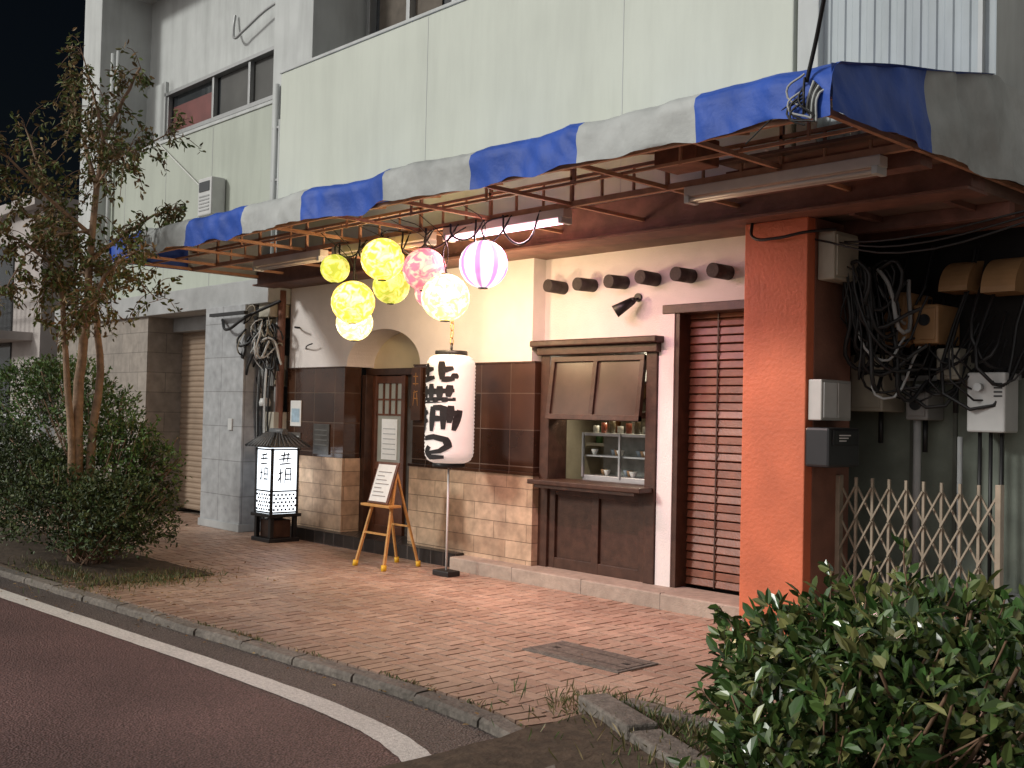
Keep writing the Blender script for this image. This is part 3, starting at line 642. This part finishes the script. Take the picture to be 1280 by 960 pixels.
strokes('lettering',ks,.018,lambda u,v:(ax+h+.004,ay+u,v),M_ink,G)
M_roof=mat('roof_tile_grey',(.13,.135,.14),.5,.2,10,.3,60)
rz0,rz1,ro,ri=1.13,1.29,.28,.10
V=[(ax-ro,ay-ro,rz0),(ax+ro,ay-ro,rz0),(ax+ro,ay+ro,rz0),(ax-ro,ay+ro,rz0),(ax-ri,ay-ri,rz1),(ax+ri,ay-ri,rz1),(ax+ri,ay+ri,rz1),(ax-ri,ay+ri,rz1)]
mesh('roof',V,[(3,2,1,0),(0,1,5,4),(1,2,6,5),(2,3,7,6),(3,0,4,7),(4,5,6,7)],M_roof,G)
for k in range(9):
    t=-1+2*k/8
    for s_ in (-1,1):
        cyl('tile_roll',(ax+t*ro,ay+s_*ro,rz0+.012),(ax+t*ri,ay+s_*ri,rz1+.012),.015,M_roof,G,n=8); cyl('tile_roll',(ax+s_*ro,ay+t*ro,rz0+.012),(ax+s_*ri,ay+t*ri,rz1+.012),.015,M_roof,G,n=8)
cyl('ridge',(ax-.16,ay,rz1+.03),(ax+.16,ay,rz1+.03),.035,M_roof,G); box('ridge_base',ax-.15,ax+.15,ay-.04,ay+.04,rz1-.01,rz1+.03,M_roof,G)
# ------------------------------------------------------------------ menu easel
G=grp('menu_easel'); ex,ey=-8.93,6.72
def leg(nm,p,q,w=.018,m=M_easel): cyl(nm,p,q,w,m,G,n=4,smooth=False)
for s_ in (-1,1):
    leg('front_leg',(ex+s_*.12,ey+.02,.98),(ex+s_*.24,ey-.20,.03)); leg('rear_leg',(ex+s_*.09,ey+.05,.95),(ex+s_*.18,ey+.28,.03),.015)
    cyl('foot',(ex+s_*.24,ey-.20,.06),(ex+s_*.245,ey-.205,.0),.028,M_yellow,G); cyl('foot',(ex+s_*.18,ey+.28,.06),(ex+s_*.182,ey+.285,.0),.025,M_yellow,G)
leg('front_rung',(ex-.20,ey-.13,.35),(ex+.20,ey-.13,.35),.014); leg('rear_rung',(ex-.14,ey+.17,.42),(ex+.14,ey+.17,.42),.012)
box('tray',ex-.24,ex+.24,ey-.16,ey+.0,.62,.645,M_easel,G,.004)
rt=Matrix.Rotation(math.radians(-18),3,'X')
box('board',ex-.17,ex+.17,ey-.06,ey-.04,.64,1.08,M_door,G,.004,rt); box('menu_sheet',ex-.145,ex+.145,ey-.066,ey-.062,.665,1.055,M_paper,G,0,rt)
for k in range(7): box('menu_text',ex-.11,ex+.11-.05*(k%3),ey-.070,ey-.067,.72+k*.042,.727+k*.042,mat('ink',(.25,.2,.18),.6),G,0,rt,(ex,ey-.064,.86))
# ------------------------------------------------------------------ utility boxes & cables left of door
G=grp('meter_cabinet_left'); M_gbx=mat('grey_box',(.3,.3,.29),.5,.1,stain=.3)
box('cabinet',-12.34,-12.06,7.15,7.45,2.76,3.08,M_beige,G,.01); box('cabinet',-12.40,-12.1,7.25,7.62,1.88,2.28,M_gbx,G,.01)
box('cabinet',-12.40,-12.15,7.35,7.62,.55,1.25,M_gbx,G,.01)
box('cover',-12.25,-11.98,7.20,7.4,1.30,1.55,M_beige,G,.01)
lathe('meter',(-12.2,7.2,1.62),[(0,0),(.07,0),(.075,.05),(.06,.1),(0,.11)],M_wbox,G,18)
for k in range(54):
    x=random.uniform(-12.55,-12.0); y=random.uniform(7.0,7.3); z=random.uniform(2.25,2.75)
    wire('cable',[(x,y,z),(x+random.uniform(-.2,.2),y-.05,z+random.uniform(-.25,.15)),(x+random.uniform(-.2,.2),y,z+random.uniform(-.3,.2)),(x+random.uniform(-.12,.12),7.25,z+random.uniform(-.6,.3))],random.choice([.006,.010,.015]),random.choice([M_cable,M_cable,M_wbox,M_beige]),G)
for k in range(10):
    x=random.uniform(-12.4,-12.05); wire('cable',[(x,7.2,2.3),(x+.04,7.15,1.8),(x-.03,7.2,1.2),(x,7.25,random.uniform(.1,.9))],.009,random.choice([M_cable,M_wbox]),G)
for k,(x,r) in enumerate([(-12.02,.05),(-12.12,.02),(-12.3,.02)]): cyl('conduit',(x,7.30,.1),(x,7.30,3.1),r,[M_orside,M_wbox,M_cable][k],G)
wire('sagging_cable',[(-13.0,7.0,2.75),(-12.7,6.9,2.6),(-12.3,6.95,2.75),(-11.9,7.2,2.95)],.02,M_cable,G)
box('down_light_bracket',-13.1,-12.2,6.86,6.92,2.78,2.82,M_black,G)
wire('wall_bracket',[(-11.75,7.4,2.62),(-11.7,7.3,2.62),(-11.55,7.25,2.6)],.012,M_black,B); wire('wall_bracket',[(-11.6,7.4,2.35),(-11.4,7.3,2.38),(-11.3,7.3,2.40)],.008,M_black,B)
# ------------------------------------------------------------------ alley right of pillar
G=grp('service_alley')
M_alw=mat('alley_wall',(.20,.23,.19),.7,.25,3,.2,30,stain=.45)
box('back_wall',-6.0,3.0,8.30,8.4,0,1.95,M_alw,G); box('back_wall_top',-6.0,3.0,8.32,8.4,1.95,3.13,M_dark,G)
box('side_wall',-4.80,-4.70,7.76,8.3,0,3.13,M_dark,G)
for x in (-4.1,-3.75,-3.4,-3.05,-2.7): box('wall_rib',x,x+.03,8.28,8.30,0,1.95,mat('alley_rib',(.10,.11,.09),.6,.2),G)
box('shelf_pipe',-4.4,-3.2,8.15,8.19,1.93,1.97,M_alu,G)
box('low_plinth',-4.2,-2.0,8.0,8.3,0,.35,M_grey,G,.01)
cyl('drain_pipe',(-3.95,8.1,.3),(-3.95,8.1,1.9),.03,M_grey,G); cyl('drain_pipe',(-3.62,8.12,.3),(-3.62,8.12,1.5),.02,M_grey,G)
box('right_wall_panel',-2.95,-1.0,8.1,8.2,.0,1.2,M_wbox,G)
def mb(x0,x1,z0,z1,m,y0=8.0):
    g=grp('meter_box'); box('case',x0,x1,y0,8.28,z0,z1,m,g,.015); box('lid',x0+.02,x1-.02,y0-.012,y0,z0+.03,z1-.03,m,g,.006)
    cyl('conduit',((x0+x1)/2,8.15,z0),((x0+x1)/2,8.15,z0-.25),.02,M_cable,g)
    cyl('dial',((x0+x1)/2,y0-.012,z1-.12),((x0+x1)/2,y0-.03,z1-.12),.045,M_glassd,g)
mb(-4.42,-4.14,1.68,2.13,M_beige,7.9); mb(-4.12,-3.92,2.2,2.6,M_tan,7.85); mb(-3.90,-3.70,2.2,2.5,M_tan,7.9); mb(-3.76,-3.58,1.93,2.17,M_beige); mb(-4.0,-3.82,1.62,1.86,M_gbx)
def hood(x0,x1,z0,z1):
    g=grp('vent_hood'); V=[];F=[];n=10
    for x in (x0,x1):
        for i in range(n+1):
            t=math.pi/2*i/n; V.append((x,8.28-.3*math.sin(t),z0+(z1-z0)*math.cos(t)))
        V.append((x,8.28,z0))
    m_=n+2
    for i in range(m_): F.append((i,(i+1)%m_,m_+(i+1)%m_,m_+i))
    F.append(tuple(range(m_))); F.append(tuple(range(2*m_-1,m_-1,-1))); mesh('hood',V,F,M_tan,g)
hood(-3.74,-3.52,2.60,2.85); hood(-3.42,-3.17,2.57,2.85)
g=grp('gas_water_heater'); box('case',-3.50,-3.22,7.95,8.2,1.54,1.98,M_wbox,g,.015); cyl('flue',(-3.4,7.95,1.87),(-3.4,7.90,1.87),.03,M_alu,g)
for k in range(4): box('vent_slot',-3.30,-3.24,7.945,7.951,1.80+k*.03,1.812+k*.03,M_black,g)
for k in range(3): cyl('pipe',(-3.44+k*.08,8.05,1.54),(-3.44+k*.08,8.05,.3),.014,M_cable,g)
g=grp('junction_box'); box('case',-4.26,-4.12,7.12,7.46,2.64,3.0,M_beige,g,.012); box('lid',-4.12,-4.105,7.14,7.44,2.67,2.97,M_beige,g,.004)
g=grp('post_box_silver'); box('case',-4.261,-4.15,7.02,7.44,1.60,1.90,M_silver,g,.008); box('door',-4.15,-4.14,7.04,7.22,1.62,1.88,M_wbox,g,.004); box('door',-4.15,-4.14,7.24,7.42,1.62,1.88,M_silver,g,.004)
g=grp('post_box_black'); box('case',-4.261,-4.06,6.98,7.42,1.26,1.55,mat('black_box',(.02,.02,.022),.35,.1),g,.02); box('flap',-4.06,-4.05,7.02,7.38,1.42,1.53,M_black,g,.006)
for k in range(3): box('label_text',-4.0495,-4.048,7.1,7.2+.03*k,1.45+k*.02,1.458+k*.02,M_paper,g)
g=grp('alley_cables')
for k in range(44):
    x=random.uniform(-4.15,-3.9); z=random.uniform(2.1,2.8); y=random.uniform(7.25,7.7)
    wire('cable',[(x-.08,y,2.75),(x+random.uniform(-.1,.1),y,z),(x+random.uniform(-.12,.12),y+.1,z-.35),(x+random.uniform(-.1,.25),y+.3,z-random.uniform(-.1,.5))],random.choice([.006,.010,.016]),M_grey if k%9==0 else M_cable,g)
for k in range(20):
    x=random.uniform(-4.2,-3.3)
    wire('cable',[(x,8.2,random.uniform(2.0,3.0)),(x+.1,7.9,random.uniform(1.7,2.1)),(x+random.uniform(.1,.4),8.2,random.uniform(1.9,2.6))],random.choice([.008,.014]),M_cable,g)
for k in range(3): wire('overhead_cable',[(-4.3,7.1+.1*k,2.95),(-3.6,7.1,2.78+.05*k),(-2.6,7.3,2.98+.03*k)],.008,M_cable,g)
wire('pillar_cable',[(-4.75,6.99,3.1),(-4.7,6.93,2.98),(-4.5,6.92,2.95),(-4.27,6.97,2.98),(-4.1,7.1,3.0)],.012,M_cable,g)
g=grp('folding_trellis_gate')
gx0,gx1,gz0,gz1=-4.24,-3.06,.10,1.13; nb=9; w=(gx1-gx0)/nb
for k in range(nb+1):
    x=gx0+w*k
    box('upright',x-.009,x+.009,7.45,7.468,gz0,gz1+.05,M_gate,g)
for k in range(nb):
    x=gx0+w*k
    for z in (gz0+.02,gz0+.27,gz0+.52,gz0+.77):
        cyl('cross_bar',(x,7.442,z),(x+w,7.442,z+.24),.009,M_gate,g,n=4,smooth=False); cyl('cross_bar',(x,7.478,z+.24),(x+w,7.478,z),.009,M_gate,g,n=4,smooth=False)
box('end_post',gx1-.01,gx1+.03,7.43,7.49,.02,gz1+.06,M_gate,g,.004); box('end_post',gx0-.03,gx0+.01,7.43,7.49,.02,gz1+.06,M_gate,g,.004)
g=grp('overhead_cable')
wire('cable',[(-3.06,4.98,3.38),(-2.95,4.9,3.6),(-2.4,4.3,4.35),(-.5,2.2,6.2)],.012,M_cable,g)
for k in range(8): wire('tie',[(-3.06,4.96,3.42-.02*k),(-3.12+random.uniform(-.05,.08),4.94,3.34-.02*k),(-3.05+random.uniform(-.06,.06),4.97,3.22-.01*k)],.006,M_cable if k%4 else M_grey,g)
wire('loose_wire',[(-3.1,4.96,3.30),(-3.3,5.0,3.22),(-3.45,5.0,3.12)],.004,M_cable,g)
# ------------------------------------------------------------------ distant building & car at left
g=grp('distant_apartment_building'); M_db=mat('distant_wall',(.46,.42,.40),.8,.15,1,stain=.2)
box('block',-48,-26.5,9.5,18,-.06,6.3,M_db,g); box('cornice',-48.2,-26.3,9.2,18,6.3,6.55,M_db,g)
box('balcony',-48,-27,8.7,9.5,3.1,3.3,M_db,g)
for k in range(60): box('rail_bar',-45+k*.3,-44.96+k*.3,8.72,8.76,3.3,4.4,M_wbox,g)
for z in (3.6,4.0,4.4): box('rail',-45,-27,8.70,8.74,z,z+.05,M_wbox,g)
for k in range(5): box('window',-44+k*3.4,-42+k*3.4,9.46,9.5,4.2 if k%2 else 1.2,5.6,M_glassd,g)
g=grp('parked_car')
prof_c=[(-2.1,.35),(-2.12,.75),(-1.5,.95),(-.9,1.42),(.8,1.45),(1.5,.98),(2.1,.85),(2.15,.35)]
V=[];F=[]
for y in (7.2,8.8):
    for px,pz in prof_c: V.append((-21.5+px,y,pz-.06))
n=len(prof_c)
for i in range(n): F.append((i,(i+1)%n,n+(i+1)%n,n+i))
F.append(tuple(range(n))[::-1]); F.append(tuple(range(n,2*n)))
o=mesh('body',V,F,mat('car_white',(.6,.6,.6),.25,.03),g); bv=o.modifiers.new('b','BEVEL'); bv.width=.1; bv.segments=3
box('side_glass',-22.5,-20.6,7.185,7.2,.98,1.30,M_glassd,g)
for x in (-22.9,-20.1): cyl('wheel',(x,7.15,.27),(x,7.4,.27),.31,M_black,g,n=24)
# ------------------------------------------------------------------ vegetation
def leafmesh(name,items,m,par):
    V=[];F=[];C=[]
    for p,d,nn,l,w,c in items:
        s=d.cross(nn)
        if s.length<1e-4: continue
        s.normalize(); up=s.cross(d).normalized(); o=len(V)
        V+=[tuple(p),tuple(p+d*l*.35+s*w*.5+up*w*.14),tuple(p+d*l*.75+s*w*.36+up*w*.06),tuple(p+d*l-up*l*.08),tuple(p+d*l*.75-s*w*.36+up*w*.06),tuple(p+d*l*.35-s*w*.5+up*w*.14)]
        F+=[(o,o+1,o+2,o+3),(o,o+3,o+4,o+5)]; C+=[c,c*1.12]
    me=D.meshes.new(name); me.from_pydata(V,[],F); me.update(); colattr(me,C); return link(name,me,m,par,False)
def rv():
    while 1:
        v=Vector((random.uniform(-1,1),random.uniform(-1,1),random.uniform(-1,1)))
        if .05<v.length<1: return v.normalized()
M_leaf1=mat('glossy_leaf',(.04,.09,.02),.25,.15,20,attr=True,spec=.65)
M_leaf2=mat('shrub_leaf',(.04,.09,.02),.5,.2,20,attr=True,spec=.4)
M_leaf3=mat('tree_leaf',(.1,.08,.03),.6,.2,20,attr=True,spec=.3)
M_bark=mat('bark',(.36,.235,.15),.8,.35,14,.7,40,stain=.35)
M_twig=mat('twig',(.22,.13,.08),.8,.3,20)
def bush(name,lumps,n,ll,lw,cols,m,rosette=1,stems=30,base=None):
    g=grp(name); it=[]
    tot=sum(r[0]*r[1] for _,r in lumps)
    for c,r in lumps:
        c=Vector(c); k=int(n*r[0]*r[1]/tot)
        for _ in range(k):
            d=rv()
            if d.z<-.5: d.z*=-1
            rad=random.uniform(.72,1.06)**.7 if random.random()<.8 else random.uniform(.35,.8)
            nn=1+.30*noise.noise(d*2.2+c*3)+.20*noise.noise(d*6+c)
            p=c+Vector((d.x*r[0],d.y*r[1],d.z*r[2]))*rad*nn
            if p.z<.02: continue
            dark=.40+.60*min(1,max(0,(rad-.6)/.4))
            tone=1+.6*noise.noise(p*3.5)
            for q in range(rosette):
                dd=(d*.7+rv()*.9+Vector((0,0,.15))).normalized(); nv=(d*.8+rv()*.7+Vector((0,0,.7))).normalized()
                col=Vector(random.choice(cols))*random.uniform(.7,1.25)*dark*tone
                it.append((p+rv()*ll*.25,dd,nv,ll*random.uniform(.6,1.2),lw*random.uniform(.7,1.15),col))
    # stray shoots breaking the outline
    for _ in range(int(stems*.5)):
        c,r=random.choice(lumps); c=Vector(c); d=rv(); d.z=abs(d.z)+.3; d.normalize()
        b=c+Vector((d.x*r[0],d.y*r[1],d.z*r[2]))*.9; e=b+(d+Vector((0,0,.5))).normalized()*random.uniform(.10,.22)
        wire('shoot',[tuple(b),tuple(b.lerp(e,.5)+rv()*.01),tuple(e)],.003,M_twig,g)
        for k in range(9): it.append((b.lerp(e,random.uniform(.2,1)),(rv()+d).normalized(),rv(),ll*random.uniform(.6,1),lw*.9,Vector(random.choice(cols))*1.2))
    leafmesh('foliage',it,m,g)
    if base:
        for k in range(stems):
            c,r=random.choice(lumps); c=Vector(c); d=rv(); d.z=abs(d.z)
            b=Vector(base)+Vector((random.uniform(-.15,.15),random.uniform(-.15,.15),0)); e=c+Vector((d.x*r[0],d.y*r[1],d.z*r[2]))*random.uniform(.9,1.08)
            wire('stem',[tuple(b),tuple(b.lerp(e,.45)+rv()*.08),tuple(e)],random.uniform(.003,.008),M_twig,g)
    return g
green=[(.055,.11,.028),(.04,.09,.022),(.075,.13,.032),(.11,.155,.045),(.035,.07,.02)]
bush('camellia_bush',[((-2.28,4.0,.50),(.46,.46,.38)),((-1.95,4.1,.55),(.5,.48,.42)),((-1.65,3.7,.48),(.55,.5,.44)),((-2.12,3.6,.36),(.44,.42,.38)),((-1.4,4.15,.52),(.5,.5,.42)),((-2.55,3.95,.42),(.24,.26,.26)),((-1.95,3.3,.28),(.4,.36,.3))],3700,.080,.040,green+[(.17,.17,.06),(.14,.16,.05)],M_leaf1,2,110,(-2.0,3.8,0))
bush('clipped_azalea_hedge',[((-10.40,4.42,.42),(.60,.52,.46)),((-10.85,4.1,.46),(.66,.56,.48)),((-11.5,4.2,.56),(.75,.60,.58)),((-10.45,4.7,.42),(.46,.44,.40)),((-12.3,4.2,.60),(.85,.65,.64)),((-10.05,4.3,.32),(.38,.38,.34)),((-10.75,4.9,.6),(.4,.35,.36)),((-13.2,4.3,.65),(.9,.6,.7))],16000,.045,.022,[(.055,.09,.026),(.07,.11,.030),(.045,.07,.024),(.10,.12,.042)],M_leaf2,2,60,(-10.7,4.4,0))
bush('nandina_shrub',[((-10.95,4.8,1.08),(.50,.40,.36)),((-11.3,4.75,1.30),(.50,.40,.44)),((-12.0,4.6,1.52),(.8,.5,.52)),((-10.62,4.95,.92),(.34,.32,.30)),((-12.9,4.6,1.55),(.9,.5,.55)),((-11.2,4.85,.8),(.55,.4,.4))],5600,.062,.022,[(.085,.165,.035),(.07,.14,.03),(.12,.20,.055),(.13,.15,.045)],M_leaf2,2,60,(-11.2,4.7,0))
T=grp('street_tree'); Rr=Vector((.687,.727,0)); Fw=Vector((-.727,.687,0)); TB=Vector((-10.9,4.4,0))
def tp(px,py,dpt=0): return TB+Rr*((px-111)/123)+Fw*dpt+Vector((0,0,1.6+(508-py)/123))
ST=[([(104,700,0),(100,560,0),(98,480,.02),(105,400,.03),(108,330,.0),(118,240,-.1),(125,180,-.12),(150,130,-.15),(172,92,-.2)],.068,.012),
([(110,700,.05),(114,560,.08),(120,470,.12),(112,400,.15),(95,340,.2),(70,290,.3),(45,240,.35),(15,195,.4),(-4,150,.45)],.052,.008),
([(100,700,-.05),(96,560,-.06),(88,450,-.12),(84,370,-.2),(72,335,-.3),(40,312,-.4),(10,300,-.5)],.045,.008),
([(108,330,0),(138,292,.2),(172,262,.35),(203,248,.5)],.03,.006),([(118,240,-.1),(92,180,.1),(74,140,.2),(62,98,.3)],.028,.005),
([(105,400,.03),(138,352,-.25),(168,330,-.4),(190,322,-.45)],.03,.006),([(112,300,0),(62,252,-.3),(30,215,-.5),(0,205,-.6)],.025,.005),
([(122,200,-.1),(160,180,.2),(195,150,.4)],.02,.005),([(125,180,-.12),(120,130,-.3),(110,85,-.4)],.02,.005),([(95,340,.2),(60,345,.4),(20,360,.6)],.02,.005),([(85,430,-.1),(120,395,-.4),(150,380,-.5)],.018,.004),([(118,240,-.1),(150,215,-.4),(185,205,-.6)],.018,.004),([(70,290,.3),(40,280,.1),(12,262,0)],.016,.004),([(112,290,0),(80,300,-.2),(50,330,-.4),(30,380,-.5)],.018,.004),([(108,340,0),(150,345,.3),(178,372,.4)],.016,.004)]
def taper(name,pts,r0,r1,m,par,n=8):
    V=[];F=[];P=[]
    for a,b in zip(pts[:-1],pts[1:]):
        for k in range(3): P.append(a.lerp(b,k/3)+(rv()*.008 if k else Vector()))
    P.append(pts[-1]); N=len(P)
    for i,p in enumerate(P):
        d=(P[min(N-1,i+1)]-P[max(0,i-1)]).normalized(); a=d.cross(Vector((.3,.9,.1))).normalized(); b=d.cross(a); r=r0+(r1-r0)*(i/(N-1))**.8
        for k in range(n): t=2*math.pi*k/n; V.append(tuple(p+a*math.cos(t)*r+b*math.sin(t)*r))
    for i in range(N-1):
        for k in range(n): F.append((i*n+k,i*n+(k+1)%n,(i+1)*n+(k+1)%n,(i+1)*n+k))
    return mesh(name,V,F,m,par,True),P
it=[]; tl=[(.15,.14,.05),(.18,.13,.05),(.11,.14,.04),(.22,.14,.06),(.13,.09,.04),(.09,.125,.03),(.12,.15,.045)]
for s_,(pl,r0,r1) in enumerate(ST):
    pts=[tp(*p) for p in pl]
    if s_<3: pts[0].z=-.02
    o,P=taper('limb',pts,r0,r1,M_bark,T)
    st=int(len(P)*(.42 if s_<3 else .2))
    for i in range(st,len(P)):
        for q in range(4):
            if random.random()<.2: continue
            b=P[i]; d=(rv()+Vector((0,0,.1))).normalized(); Ls=random.uniform(.15,.42)
            e=b+d*Ls; md=b.lerp(e,.5)+Vector((0,0,.03)); e.z-=.06
            wire('twig',[tuple(b),tuple(md),tuple(e)],.0035,M_twig,T)
            nl=random.randint(13,25)
            for k in range(nl):
                t=random.uniform(.2,1.08); p=b.lerp(e,t)+rv()*.04
                dd=(d*.5+rv()*.8+Vector((0,0,-.35))).normalized()
                it.append((p,dd,rv(),random.uniform(.05,.085),random.uniform(.022,.034),Vector(random.choice(tl))*random.uniform(.7,1.3)))
leafmesh('leaves',it,M_leaf3,T)
g=grp('planting_bed_left')
def soilz(u,v):
    x=-20+u*10.6; y=3.72+v*1.35
    return (x,max(y,kerby(x)+.08) ,.010+.03*math.sin(math.pi*v)*(1-u**6)+.012*noise.noise((x*5,y*5,0)))
grid('soil',soilz,120,16,M_soil,g)
it=[]
def weeds(cx,cy,sx,sy,n,h=.09):
    for _ in range(n):
        x=random.gauss(cx,sx);y=random.gauss(cy,sy)
        d=(Vector((random.gauss(0,.6),random.gauss(0,.6),1))).normalized()
        it.append((Vector((x,y,.0)),d,rv(),random.uniform(.4,1.2)*h,random.uniform(.004,.010),Vector(random.choice([(.10,.14,.04),(.18,.16,.07),(.07,.11,.03),(.26,.2,.10)]))))
weeds(-9.45,4.4,.22,.3,1000,.07); weeds(-10.2,3.95,.5,.08,500,.08)
for k in range(34):
    x=random.uniform(-12,-3.9); weeds(x,kerby(x)+.062+random.uniform(-.012,.012),random.uniform(.03,.15),.010,random.randint(6,26),random.uniform(.02,.045))
weeds(-3.95,4.45,.12,.14,300,.08); weeds(-3.3,4.4,.5,.12,600,.09); weeds(-2.8,4.2,.5,.25,700,.10); weeds(-3.4,4.7,.3,.02,120,.05)
leafmesh('weeds',it,M_leaf2,g)
it=[]
for _ in range(420):
    r=random.random()
    if r<.55: x=random.gauss(-9.4,.6); y=random.gauss(4.4,.5)
    elif r<.85: x=random.uniform(-11,-4); y=kerby(x)+random.gauss(.0,.14)
    else: x=random.uniform(-9,-3.5); y=random.uniform(3.6,7.0)
    z=.012 if y>kerby(min(x,-3.2)) -.06 else RZ+.01
    if y<kerby(min(x,-3.2))+.3 and z>0: z=.018
    it.append((Vector((x,y,z)),Vector((random.gauss(0,1),random.gauss(0,1),.12)).normalized(),Vector((random.gauss(0,.3),random.gauss(0,.3),1)).normalized(),random.uniform(.02,.045),random.uniform(.01,.02),Vector(random.choice([(.25,.14,.05),(.16,.08,.03),(.30,.2,.08)]))))
g2=grp('fallen_leaves'); leafmesh('leaves',it,M_leaf3,g2)
# ------------------------------------------------------------------ light
w=D.worlds.new('World'); SC.world=w; w.use_nodes=True; nt=w.node_tree; bg=nt.nodes['Background']
sk=nt.nodes.new('ShaderNodeTexSky'); sk.sky_type='NISHITA'; sk.sun_disc=False
az_dir=Vector((.42,.91,0)).normalized(); elev=math.radians(26)
sk.sun_elevation=elev; sk.sun_rotation=math.atan2(-az_dir.x,-az_dir.y)
bg.inputs[1].default_value=.0014; nt.links.new(sk.outputs[0],bg.inputs[0])
# broad fill glow added behind the camera, standing in for unseen street lighting
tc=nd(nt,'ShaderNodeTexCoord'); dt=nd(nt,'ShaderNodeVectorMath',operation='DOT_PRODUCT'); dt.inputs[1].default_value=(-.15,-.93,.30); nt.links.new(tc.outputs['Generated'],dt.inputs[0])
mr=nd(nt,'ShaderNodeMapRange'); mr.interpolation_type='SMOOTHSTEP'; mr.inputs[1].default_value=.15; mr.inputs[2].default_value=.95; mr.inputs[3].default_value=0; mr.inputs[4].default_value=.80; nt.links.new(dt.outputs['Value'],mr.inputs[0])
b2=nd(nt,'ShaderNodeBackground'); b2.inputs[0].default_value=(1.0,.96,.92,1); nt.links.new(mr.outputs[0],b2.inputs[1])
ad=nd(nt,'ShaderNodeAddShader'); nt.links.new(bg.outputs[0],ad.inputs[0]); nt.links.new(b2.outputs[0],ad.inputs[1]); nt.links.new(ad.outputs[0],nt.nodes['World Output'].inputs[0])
sl=D.lights.new('street_light_key','SUN'); sl.energy=1.75; sl.angle=math.radians(9); sl.color=(1,.985,.93)  # night key: directional lamp standing in for the unseen street light
so=D.objects.new('street_light_key',sl); COL.objects.link(so)
dv=Vector((az_dir.x*math.cos(elev),az_dir.y*math.cos(elev),-math.sin(elev)))
so.rotation_euler=dv.to_track_quat('-Z','Y').to_euler()
# ------------------------------------------------------------------ camera
cd=D.cameras.new('camera'); cd.sensor_width=36; cd.lens=1350/1280*36; cd.clip_end=1500; cd.clip_start=.05
co=D.objects.new('camera',cd); COL.objects.link(co); SC.camera=co
Mx=(Matrix.Rotation(math.radians(46.6),4,'Z')@Matrix.Rotation(math.pi/2+math.radians(1.56),4,'X')@Matrix.Rotation(math.radians(1.30),4,'Z'))
Mx.translation=Vector((0,0,1.6)); co.matrix_world=Mx
SC.view_settings.view_transform='Standard'; SC.view_settings.look='None'; SC.view_settings.exposure=0
